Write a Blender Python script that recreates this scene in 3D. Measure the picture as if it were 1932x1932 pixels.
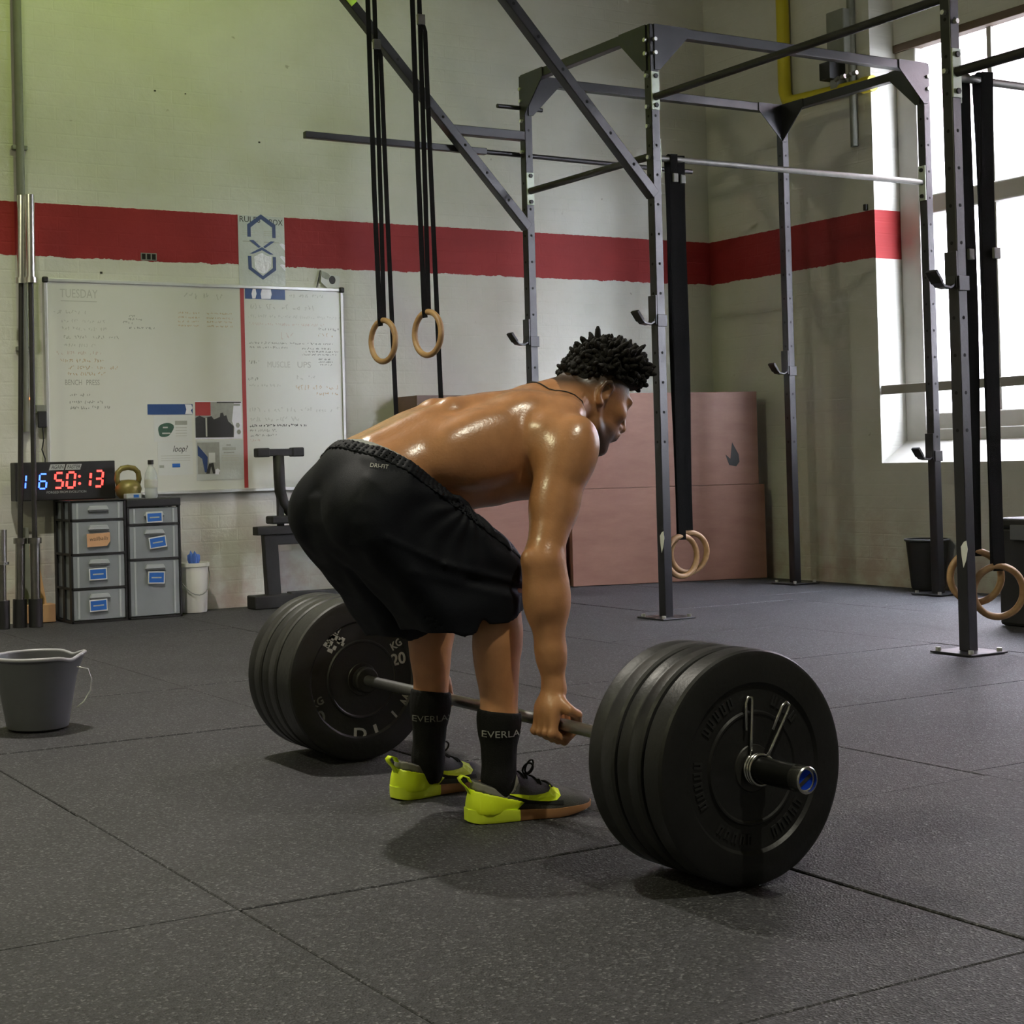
import bpy, bmesh, math, random
import numpy as np
from mathutils import Vector, Matrix
from mathutils.bvhtree import BVHTree

random.seed(7)
rng = np.random.default_rng(7)
SC = bpy.context.scene
COL = SC.collection
for o in list(bpy.data.objects):
    bpy.data.objects.remove(o)

# ------------------------------------------------------------------ camera
IMG = 1932.0
FPX, PCX, PCY = 2962.29, 714.38, 828.96
YAW, PITCH, ROLL, CAMH = 0.5035, 0.0162, -0.0249, 0.8193
fw = Vector((math.sin(YAW) * math.cos(PITCH), math.cos(YAW) * math.cos(PITCH), math.sin(PITCH)))
r0 = Vector((math.cos(YAW), -math.sin(YAW), 0))
u0 = r0.cross(fw)
rt = math.cos(ROLL) * r0 + math.sin(ROLL) * u0
up = -math.sin(ROLL) * r0 + math.cos(ROLL) * u0
cam = bpy.data.objects.new('camera', bpy.data.cameras.new('camera'))
COL.objects.link(cam)
cam.matrix_world = Matrix(((rt.x, up.x, -fw.x, 0), (rt.y, up.y, -fw.y, 0), (rt.z, up.z, -fw.z, CAMH), (0, 0, 0, 1)))
cam.data.sensor_fit = 'HORIZONTAL'
cam.data.sensor_width = 36.0
cam.data.lens = FPX / IMG * 36.0
cam.data.shift_x = (IMG / 2 - PCX) / IMG
cam.data.shift_y = (PCY - IMG / 2) / IMG
cam.data.clip_start = 0.05
SC.camera = cam

# ------------------------------------------------------------------ world and exposure
world = bpy.data.worlds.new('sky')
SC.world = world
world.use_nodes = True
wn = world.node_tree.nodes
bg = wn['Background']
bg.inputs[0].default_value = (0.85, 0.88, 1.0, 1)
bg.inputs[1].default_value = 41.0
SC.view_settings.view_transform = 'Standard'
SC.view_settings.look = 'None'
SC.view_settings.exposure = 0.0
SC.view_settings.gamma = 1.0
SC.view_settings.use_curve_mapping = False

LAMPS = [  # x, y, z, watts, colour
    (1.55, 5.55, 4.55, 590, (1.0, 0.94, 0.82)),
    (-1.75, 3.15, 4.25, 170, (1.0, 0.97, 0.62)),
    (2.30, 0.55, 4.55, 330, (1.0, 0.96, 0.78)),
    (3.10, 6.70, 4.85, 80, (0.74, 1.0, 0.16)),
]

# ------------------------------------------------------------------ room dimensions
WB, WR = 8.588, 7.449           # back wall y, right wall x
WL, WF, CEIL = -4.2, -4.0, 5.2
S_LO, S_HI = 2.034, 2.334       # painted stripe
# rig grid
XA, XD, YA, YB, YE, RH = 5.146, 7.121, 6.342, 7.486, 4.437, 3.044
BARX, BARZ = 2.056, 0.225

# ------------------------------------------------------------------ object helpers
def rootloc(o):
    while o.parent:
        o = o.parent
    return o.location.copy()

def tag(o, label=None, cat=None, group=None, kind=None):
    if label: o['label'] = label
    if cat: o['category'] = cat
    if group: o['group'] = group
    if kind: o['kind'] = kind
    return o

def thing(name, loc, label, cat, group=None):
    o = bpy.data.objects.new(name, None)
    o.empty_display_size = 0.05
    COL.objects.link(o)
    o.location = loc
    return tag(o, label, cat, group)

def copy_tree(o, parent=None):
    c = o.copy()
    COL.objects.link(c)
    c.parent = parent
    for ch in list(o.children):
        copy_tree(ch, c)
    return c

def frame_of(d):
    d = Vector(d).normalized()
    a = Vector((0, 0, 1)) if abs(d.z) < 0.9 else Vector((1, 0, 0))
    s = d.cross(a).normalized()
    return s, d.cross(s).normalized(), d

class MB:
    def __init__(self):
        self.v, self.f, self.bev = [], [], []
    def add(self, vs, fs):
        n = len(self.v)
        self.v += [tuple(p) for p in vs]
        self.f += [tuple(i + n for i in f) for f in fs]
        return self
    def box(self, c, s, M=None):
        c = Vector(c); h = Vector(s) / 2
        vs = []
        for x, y, z in ((-1,-1,-1),(1,-1,-1),(1,1,-1),(-1,1,-1),(-1,-1,1),(1,-1,1),(1,1,1),(-1,1,1)):
            p = Vector((x*h.x, y*h.y, z*h.z))
            if M is not None: p = M @ p
            vs.append(c + p)
        return self.add(vs, [(0,3,2,1),(4,5,6,7),(0,1,5,4),(1,2,6,5),(2,3,7,6),(3,0,4,7)])
    def mm(self, a, b):
        a, b = Vector(a), Vector(b)
        return self.box((a + b) / 2, b - a)
    def cyl(self, a, b, ra, rb=None, n=20, caps=True):
        rb = ra if rb is None else rb
        a, b = Vector(a), Vector(b)
        s, t, d = frame_of(b - a)
        vs = []
        for p, r in ((a, ra), (b, rb)):
            for i in range(n):
                an = 2 * math.pi * i / n
                vs.append(p + s * (r * math.cos(an)) + t * (r * math.sin(an)))
        fs = [(i, (i+1) % n, n + (i+1) % n, n + i) for i in range(n)]
        if caps:
            fs += [tuple(range(n-1, -1, -1)), tuple(range(n, 2*n))]
        return self.add(vs, fs)
    def bar(self, a, b, w, h=None, side=None):
        """square tube from a to b; side = direction of its width"""
        h = w if h is None else h
        a, b = Vector(a), Vector(b)
        d = (b - a).normalized()
        if side is None:
            s, t, _ = frame_of(d)
        else:
            s = (Vector(side) - d * Vector(side).dot(d)).normalized(); t = d.cross(s)
        vs = []
        for p in (a, b):
            for i, j in ((-1,-1),(1,-1),(1,1),(-1,1)):
                vs.append(p + s * (i*w/2) + t * (j*h/2))
        return self.add(vs, [(3,2,1,0),(4,5,6,7),(0,1,5,4),(1,2,6,5),(2,3,7,6),(3,0,4,7)])
    def tube(self, pts, r, n=10, closed=False, caps=True):
        pts = [Vector(p) for p in pts]
        m = len(pts)
        rs = r if isinstance(r, (list, tuple)) else [r] * m
        prev = None
        vs = []
        for i, p in enumerate(pts):
            if closed: d = pts[(i+1) % m] - pts[i-1]
            else: d = pts[min(i+1, m-1)] - pts[max(i-1, 0)]
            d.normalize()
            if prev is None: s, t, _ = frame_of(d)
            else:
                s = (prev - d * prev.dot(d)).normalized(); t = d.cross(s)
            prev = s
            for k in range(n):
                an = 2*math.pi*k/n
                vs.append(p + s*(rs[i]*math.cos(an)) + t*(rs[i]*math.sin(an)))
        fs = []
        for i in range(m if closed else m-1):
            a, b = i*n, ((i+1) % m)*n
            fs += [(a+k, a+(k+1) % n, b+(k+1) % n, b+k) for k in range(n)]
        if caps and not closed:
            fs += [tuple(range(n-1, -1, -1)), tuple((m-1)*n + k for k in range(n))]
        return self.add(vs, fs)
    def ribbon(self, pts, w, th, side):
        """flat strap along pts, width along side"""
        pts = [Vector(p) for p in pts]; m = len(pts); vs = []
        for i, p in enumerate(pts):
            d = (pts[min(i+1, m-1)] - pts[max(i-1, 0)]).normalized()
            s = (Vector(side) - d*Vector(side).dot(d)).normalized(); t = d.cross(s)
            ww = w[i] if isinstance(w, (list, tuple)) else w
            for a, b in ((-1,-1),(1,-1),(1,1),(-1,1)):
                vs.append(p + s*(a*ww/2) + t*(b*th/2))
        fs = [(3,2,1,0), tuple((m-1)*4+k for k in range(4))]
        for i in range(m-1):
            a, b = i*4, i*4+4
            fs += [(a+k, a+(k+1) % 4, b+(k+1) % 4, b+k) for k in range(4)]
        return self.add(vs, fs)
    def lathe(self, prof, o=(0,0,0), axis=(0,0,1), n=48, a0=0, a1=2*math.pi):
        s, t, d = frame_of(axis); o = Vector(o); m = len(prof); vs = []
        full = abs(a1-a0-2*math.pi) < 1e-6
        k = n if full else n+1
        for i in range(k):
            an = a0 + (a1-a0)*i/n
            c = s*math.cos(an) + t*math.sin(an)
            vs += [o + c*r + d*h for r, h in prof]
        fs = []
        for i in range(n):
            a, b = i*m, ((i+1) % k)*m
            fs += [(a+j, b+j, b+j+1, a+j+1) for j in range(m-1)]
        return self.add(vs, fs)
    def prism(self, poly, o, u, v, th):
        """polygon in (u,v) plane at o, extruded both ways along normal by th/2"""
        o, u, v = Vector(o), Vector(u), Vector(v); nrm = u.cross(v).normalized(); n = len(poly)
        vs = [o + u*a + v*b - nrm*(th/2) for a, b in poly] + [o + u*a + v*b + nrm*(th/2) for a, b in poly]
        fs = [tuple(range(n-1, -1, -1)), tuple(range(n, 2*n))] + [(i, (i+1) % n, n+(i+1) % n, n+i) for i in range(n)]
        return self.add(vs, fs)
    def torus(self, c, axis, R, r, n=48, m=12):
        s, t, d = frame_of(axis); c = Vector(c)
        return self.tube([c + s*(R*math.cos(2*math.pi*i/n)) + t*(R*math.sin(2*math.pi*i/n)) for i in range(n)], r, m, closed=True)
    def mesh(self, name, off, smooth=None, bevel=0, seg=2):
        me = bpy.data.meshes.new(name)
        off = Vector(off)
        me.from_pydata([tuple(Vector(p) - off) for p in self.v], [], self.f)
        bm = bmesh.new(); bm.from_mesh(me)
        bmesh.ops.remove_doubles(bm, verts=bm.verts, dist=1e-6)
        bmesh.ops.recalc_face_normals(bm, faces=bm.faces)
        if bevel:
            es = [e for e in bm.edges if len(e.link_faces) == 2 and e.calc_face_angle(0) > 0.6]
            bmesh.ops.bevel(bm, geom=es, offset=bevel, segments=seg, affect='EDGES', profile=0.5, clamp_overlap=True)
        bm.to_mesh(me); bm.free()
        if smooth:
            me.polygons.foreach_set('use_smooth', [True]*len(me.polygons))
            if smooth is not True:
                me.set_sharp_from_angle(angle=math.radians(smooth))
        return me
    def part(self, name, mat, parent=None, smooth=None, bevel=0, seg=2, label=None, kind=None):
        off = rootloc(parent) if parent else Vector((0,0,0))
        me = self.mesh(name, off, smooth, bevel, seg)
        me.materials.append(mat)
        o = bpy.data.objects.new(name, me)
        COL.objects.link(o)
        if parent: o.parent = parent
        return tag(o, label, None, None, kind)
    def single(self, name, loc, mat, label, cat, group=None, kind=None, smooth=None, bevel=0, seg=2):
        me = self.mesh(name, loc, smooth, bevel, seg)
        me.materials.append(mat)
        o = bpy.data.objects.new(name, me)
        COL.objects.link(o); o.location = loc
        return tag(o, label, cat, group, kind)

def np_mesh(name, V, F, mat, parent=None, smooth=True):
    off = np.array(rootloc(parent) if parent else (0,0,0))
    me = bpy.data.meshes.new(name)
    me.from_pydata((np.asarray(V) - off).tolist(), [], F.tolist() if hasattr(F, 'tolist') else F)
    me.materials.append(mat)
    if smooth: me.polygons.foreach_set('use_smooth', [True]*len(me.polygons))
    o = bpy.data.objects.new(name, me); COL.objects.link(o)
    if parent: o.parent = parent
    return o

def text_vf(body, size, extrude=0.0, shear=0.0, align='CENTER', spacing=1.0, res=3, bold=0.0):
    c = bpy.data.curves.new('lettering', 'FONT')
    c.body = body; c.size = size; c.extrude = extrude; c.shear = shear
    c.align_x = align; c.align_y = 'CENTER'; c.space_character = spacing; c.resolution_u = res; c.offset = bold*size
    t = bpy.data.objects.new('lettering', c)
    m = bpy.data.meshes.new_from_object(t)
    V = [v.co.copy() for v in m.vertices]; F = [tuple(p.vertices) for p in m.polygons]
    bpy.data.objects.remove(t); bpy.data.curves.remove(c); bpy.data.meshes.remove(m)
    return V, F

def text(name, body, size, o, u, v, mat, parent, extrude=0.001, shear=0.0, align='CENTER', spacing=1.0, width=None, bold=0.0):
    V, F = text_vf(body, size, extrude, shear, align, spacing, bold=bold)
    o, u, v = Vector(o), Vector(u).normalized(), Vector(v).normalized(); n = u.cross(v)
    k = 1.0
    if width and V:
        xs = [p.x for p in V]; k = width / max(1e-6, max(xs) - min(xs))
    mb = MB(); mb.add([o + u*(p.x*k) + v*p.y + n*p.z for p in V], F)
    return mb.part(name, mat, parent)

# ------------------------------------------------------------------ materials
def nt(name):
    m = bpy.data.materials.new(name); m.use_nodes = True
    return m, m.node_tree.nodes, m.node_tree.links, m.node_tree.nodes['Principled BSDF']

def pm(name, col, rough=0.6, metal=0.0, var=0.12, scale=18.0, bump=0.0, bscale=None, spec=0.5, coat=0.0, emit=None, es=0.0, rvar=0.0, alpha=None, sub=0.0):
    m, N, L, b = nt(name)
    tc = N.new('ShaderNodeTexCoord')
    nz = N.new('ShaderNodeTexNoise'); nz.inputs['Scale'].default_value = scale; nz.inputs['Detail'].default_value = 4
    L.new(tc.outputs['Object'], nz.inputs['Vector'])
    mx = N.new('ShaderNodeMixRGB')
    c = Vector(col)
    mx.inputs[1].default_value = (*[max(0, x*(1-var)) for x in c], 1)
    mx.inputs[2].default_value = (*[min(1, x*(1+var)) for x in c], 1)
    L.new(nz.outputs['Fac'], mx.inputs[0]); L.new(mx.outputs[0], b.inputs['Base Color'])
    b.inputs['Roughness'].default_value = rough; b.inputs['Metallic'].default_value = metal
    b.inputs['Specular IOR Level'].default_value = spec; b.inputs['Coat Weight'].default_value = coat
    if rvar:
        mr = N.new('ShaderNodeMapRange'); mr.inputs[3].default_value = rough-rvar; mr.inputs[4].default_value = rough+rvar
        L.new(nz.outputs['Fac'], mr.inputs[0]); L.new(mr.outputs[0], b.inputs['Roughness'])
    if bump:
        n2 = N.new('ShaderNodeTexNoise'); n2.inputs['Scale'].default_value = bscale or scale*4; n2.inputs['Detail'].default_value = 5
        L.new(tc.outputs['Object'], n2.inputs['Vector'])
        bp = N.new('ShaderNodeBump'); bp.inputs['Strength'].default_value = bump; bp.inputs['Distance'].default_value = 0.01
        L.new(n2.outputs['Fac'], bp.inputs['Height']); L.new(bp.outputs[0], b.inputs['Normal'])
    if emit:
        b.inputs['Emission Color'].default_value = (*emit, 1); b.inputs['Emission Strength'].default_value = es
    if alpha is not None: b.inputs['Alpha'].default_value = alpha
    if sub: b.inputs['Subsurface Weight'].default_value = sub
    return m

def math_node(N, L, op, a, b=None, clamp=False):
    n = N.new('ShaderNodeMath'); n.operation = op; n.use_clamp = clamp
    for i, x in enumerate((a, b)):
        if x is None: continue
        if isinstance(x, (int, float)): n.inputs[i].default_value = x
        else: L.new(x, n.inputs[i])
    return n.outputs[0]

def ramp(N, L, fac, stops):
    r = N.new('ShaderNodeValToRGB'); L.new(fac, r.inputs[0])
    e = r.color_ramp.elements
    while len(e) < len(stops): e.new(0.5)
    for x, (p, c) in zip(e, stops):
        x.position = p; x.color = (*c, 1) if len(c) == 3 else c
    return r.outputs[0]

def wall_mat(name, horiz):
    """painted brick with a red band; horiz = the world axis that runs along the wall"""
    m, N, L, b = nt(name)
    geo = N.new('ShaderNodeNewGeometry')
    sp = N.new('ShaderNodeSeparateXYZ'); L.new(geo.outputs['Position'], sp.inputs[0])
    H = sp.outputs[horiz]; Z = sp.outputs['Z']
    cv = N.new('ShaderNodeCombineXYZ'); L.new(H, cv.inputs[0]); L.new(Z, cv.inputs[1])
    P = cv.outputs[0]
    def noise(scale, detail=4, rough=0.6):
        n = N.new('ShaderNodeTexNoise'); n.inputs['Scale'].default_value = scale; n.inputs['Detail'].default_value = detail
        n.inputs['Roughness'].default_value = rough; L.new(P, n.inputs['Vector']); return n.outputs['Fac']
    paint = ramp(N, L, noise(1.3, 5), [(0.3, (0.56, 0.56, 0.50)), (0.7, (0.66, 0.66, 0.61))])
    # lower, scuffed and dirty zone: a real band of grime with a shape of its own
    low = math_node(N, L, 'SUBTRACT', 0.62, Z)
    low = math_node(N, L, 'MULTIPLY', low, 2.0, True)
    dirt = math_node(N, L, 'MULTIPLY', low, ramp(N, L, noise(5.0, 6), [(0.42, (0, 0, 0)), (0.62, (1, 1, 1))]))
    mx0 = N.new('ShaderNodeMixRGB'); L.new(dirt, mx0.inputs[0]); L.new(paint, mx0.inputs[1]); mx0.inputs[2].default_value = (0.50, 0.42, 0.38, 1)
    spots = ramp(N, L, noise(9.0, 3), [(0.72, (0, 0, 0)), (0.76, (1, 1, 1))])
    mx1 = N.new('ShaderNodeMixRGB'); L.new(math_node(N, L, 'MULTIPLY', spots, 0.5), mx1.inputs[0]); L.new(mx0.outputs[0], mx1.inputs[1]); mx1.inputs[2].default_value = (0.22, 0.19, 0.14, 1)
    # red band with a ragged lower edge
    e_hi = math_node(N, L, 'ADD', S_HI - 0.006, math_node(N, L, 'MULTIPLY', noise(24, 3), 0.012))
    e_lo = math_node(N, L, 'ADD', S_LO - 0.022, math_node(N, L, 'MULTIPLY', noise(11, 6, 0.7), 0.044))
    band = math_node(N, L, 'MULTIPLY', math_node(N, L, 'LESS_THAN', Z, e_hi), math_node(N, L, 'GREATER_THAN', Z, e_lo))
    chip = math_node(N, L, 'LESS_THAN', noise(7.0, 5), 0.735)
    band = math_node(N, L, 'MULTIPLY', band, chip)
    red = ramp(N, L, noise(3.0, 4), [(0.3, (0.25, 0.017, 0.018)), (0.7, (0.30, 0.023, 0.023))])
    mx2 = N.new('ShaderNodeMixRGB'); L.new(band, mx2.inputs[0]); L.new(mx1.outputs[0], mx2.inputs[1]); L.new(red, mx2.inputs[2])
    L.new(mx2.outputs[0], b.inputs['Base Color'])
    b.inputs['Roughness'].default_value = 0.62
    b.inputs['Specular IOR Level'].default_value = 0.3
    br = N.new('ShaderNodeTexBrick'); L.new(P, br.inputs['Vector'])
    br.inputs['Scale'].default_value = 1.0
    br.inputs['Brick Width'].default_value = 0.235; br.inputs['Row Height'].default_value = 0.078
    br.inputs['Mortar Size'].default_value = 0.006; br.inputs['Mortar Smooth'].default_value = 0.6
    bf = math_node(N, L, 'MULTIPLY', br.outputs['Fac'], noise(1.6, 3))
    hgt = math_node(N, L, 'SUBTRACT', math_node(N, L, 'MULTIPLY', noise(14, 6), 0.55), math_node(N, L, 'MULTIPLY', bf, 0.16))
    bp = N.new('ShaderNodeBump'); bp.inputs['Strength'].default_value = 0.4; bp.inputs['Distance'].default_value = 0.02
    L.new(hgt, bp.inputs['Height']); L.new(bp.outputs[0], b.inputs['Normal'])
    return m

def floor_mat():
    m, N, L, b = nt('rubber_mat')
    geo = N.new('ShaderNodeNewGeometry')
    v = N.new('ShaderNodeTexVoronoi'); v.inputs['Scale'].default_value = 230; v.feature = 'F1'
    L.new(geo.outputs['Position'], v.inputs['Vector'])
    sc = N.new('ShaderNodeSeparateColor'); L.new(v.outputs['Color'], sc.inputs[0])
    n1 = N.new('ShaderNodeTexNoise'); n1.inputs['Scale'].default_value = 1.1; n1.inputs['Detail'].default_value = 6; n1.inputs['Roughness'].default_value = 0.65
    L.new(geo.outputs['Position'], n1.inputs['Vector'])
    base = ramp(N, L, n1.outputs['Fac'], [(0.3, (0.040, 0.040, 0.045)), (0.7, (0.060, 0.060, 0.068))])
    g = ramp(N, L, sc.outputs[0], [(0.0, (0.45, 0.45, 0.45)), (0.86, (1.15, 1.15, 1.15)), (0.93, (1.9, 1.9, 1.85)), (1.0, (3.2, 3.2, 3.0))])
    mx = N.new('ShaderNodeMixRGB'); mx.blend_type = 'MULTIPLY'; mx.inputs[0].default_value = 1
    L.new(base, mx.inputs[1]); L.new(g, mx.inputs[2])
    n3 = N.new('ShaderNodeTexNoise'); n3.inputs['Scale'].default_value = 26; n3.inputs['Detail'].default_value = 2
    L.new(geo.outputs['Position'], n3.inputs['Vector'])
    chalk = ramp(N, L, n3.outputs['Fac'], [(0.775, (0, 0, 0)), (0.80, (1, 1, 1))])
    mx2 = N.new('ShaderNodeMixRGB'); L.new(math_node(N, L, 'MULTIPLY', chalk, 0.55), mx2.inputs[0]); L.new(mx.outputs[0], mx2.inputs[1]); mx2.inputs[2].default_value = (0.4, 0.4, 0.38, 1)
    L.new(mx2.outputs[0], b.inputs['Base Color'])
    b.inputs['Roughness'].default_value = 0.62; b.inputs['Specular IOR Level'].default_value = 0.35
    bp = N.new('ShaderNodeBump'); bp.inputs['Strength'].default_value = 0.5; bp.inputs['Distance'].default_value = 0.003
    L.new(v.outputs['Distance'], bp.inputs['Height']); L.new(bp.outputs[0], b.inputs['Normal'])
    return m

def glass_mat(name, tint=(1, 1, 1), gloss=0.06):
    m, N, L, b = nt(name)
    N.remove(b)
    t = N.new('ShaderNodeBsdfTransparent'); t.inputs[0].default_value = (*tint, 1)
    g = N.new('ShaderNodeBsdfGlossy'); g.inputs['Roughness'].default_value = 0.05
    mx = N.new('ShaderNodeMixShader'); mx.inputs[0].default_value = gloss
    L.new(t.outputs[0], mx.inputs[1]); L.new(g.outputs[0], mx.inputs[2])
    L.new(mx.outputs[0], N['Material Output'].inputs[0])
    return m

def skin_mat():
    m, N, L, b = nt('skin')
    at = N.new('ShaderNodeAttribute'); at.attribute_name = 'tint'
    geo = N.new('ShaderNodeTexCoord')
    nz = N.new('ShaderNodeTexNoise'); nz.inputs['Scale'].default_value = 26; nz.inputs['Detail'].default_value = 6
    L.new(geo.outputs['Object'], nz.inputs['Vector'])
    mm = N.new('ShaderNodeMixRGB'); mm.blend_type = 'MULTIPLY'; mm.inputs[0].default_value = 1
    v = ramp(N, L, nz.outputs['Fac'], [(0.25, (0.86, 0.84, 0.82)), (0.75, (1.1, 1.1, 1.1))])
    L.new(at.outputs['Color'], mm.inputs[1]); L.new(v, mm.inputs[2])
    L.new(mm.outputs[0], b.inputs['Base Color'])
    n2 = N.new('ShaderNodeTexNoise'); n2.inputs['Scale'].default_value = 60; n2.inputs['Detail'].default_value = 5
    L.new(geo.outputs['Object'], n2.inputs['Vector'])
    mr = N.new('ShaderNodeMapRange'); mr.inputs[3].default_value = 0.26; mr.inputs[4].default_value = 0.46
    L.new(n2.outputs['Fac'], mr.inputs[0]); L.new(mr.outputs[0], b.inputs['Roughness'])
    b.inputs['Specular IOR Level'].default_value = 0.65
    b.inputs['Subsurface Weight'].default_value = 0.06
    b.inputs['Subsurface Radius'].default_value = (0.02, 0.008, 0.004)
    sw = N.new('ShaderNodeAttribute'); sw.attribute_name = 'sweat'
    n5 = N.new('ShaderNodeTexNoise'); n5.inputs['Scale'].default_value = 38; n5.inputs['Detail'].default_value = 5
    L.new(geo.outputs['Object'], n5.inputs['Vector'])
    cw = ramp(N, L, n5.outputs['Fac'], [(0.38, (0.25, 0.25, 0.25)), (0.62, (0.85, 0.85, 0.85))])
    L.new(math_node(N, L, 'MULTIPLY', sw.outputs['Fac'], cw), b.inputs['Coat Weight']); b.inputs['Coat Roughness'].default_value = 0.24
    rr = N.new('ShaderNodeMapRange'); rr.inputs[3].default_value = 0.50; rr.inputs[4].default_value = 0.30
    L.new(sw.outputs['Fac'], rr.inputs[0])
    L.new(math_node(N, L, 'ADD', rr.outputs[0], math_node(N, L, 'MULTIPLY', math_node(N, L, 'SUBTRACT', n2.outputs['Fac'], 0.5), 0.08)), b.inputs['Roughness'])
    n3 = N.new('ShaderNodeTexNoise'); n3.inputs['Scale'].default_value = 160; n3.inputs['Detail'].default_value = 4
    L.new(geo.outputs['Object'], n3.inputs['Vector'])
    bp = N.new('ShaderNodeBump'); bp.inputs['Strength'].default_value = 0.13; bp.inputs['Distance'].default_value = 0.004
    L.new(n3.outputs['Fac'], bp.inputs['Height']); L.new(bp.outputs[0], b.inputs['Normal']); L.new(bp.outputs[0], b.inputs['Coat Normal'])
    return m

def wood_mat(name, c1, c2, axis='X', scale=6.0, rough=0.6):
    m, N, L, b = nt(name)
    tc = N.new('ShaderNodeTexCoord'); mp = N.new('ShaderNodeMapping')
    mp.inputs['Scale'].default_value = {'X': (0.15, 1, 1), 'Y': (1, 0.15, 1), 'Z': (1, 1, 0.15)}[axis]
    L.new(tc.outputs['Object'], mp.inputs[0])
    nz = N.new('ShaderNodeTexNoise'); nz.inputs['Scale'].default_value = scale*3; nz.inputs['Detail'].default_value = 7; nz.inputs['Roughness'].default_value = 0.65
    L.new(mp.outputs[0], nz.inputs['Vector'])
    L.new(ramp(N, L, nz.outputs['Fac'], [(0.3, c1), (0.7, c2)]), b.inputs['Base Color'])
    b.inputs['Roughness'].default_value = rough
    bp = N.new('ShaderNodeBump'); bp.inputs['Strength'].default_value = 0.15; bp.inputs['Distance'].default_value = 0.005
    L.new(nz.outputs['Fac'], bp.inputs['Height']); L.new(bp.outputs[0], b.inputs['Normal'])
    return m

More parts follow.
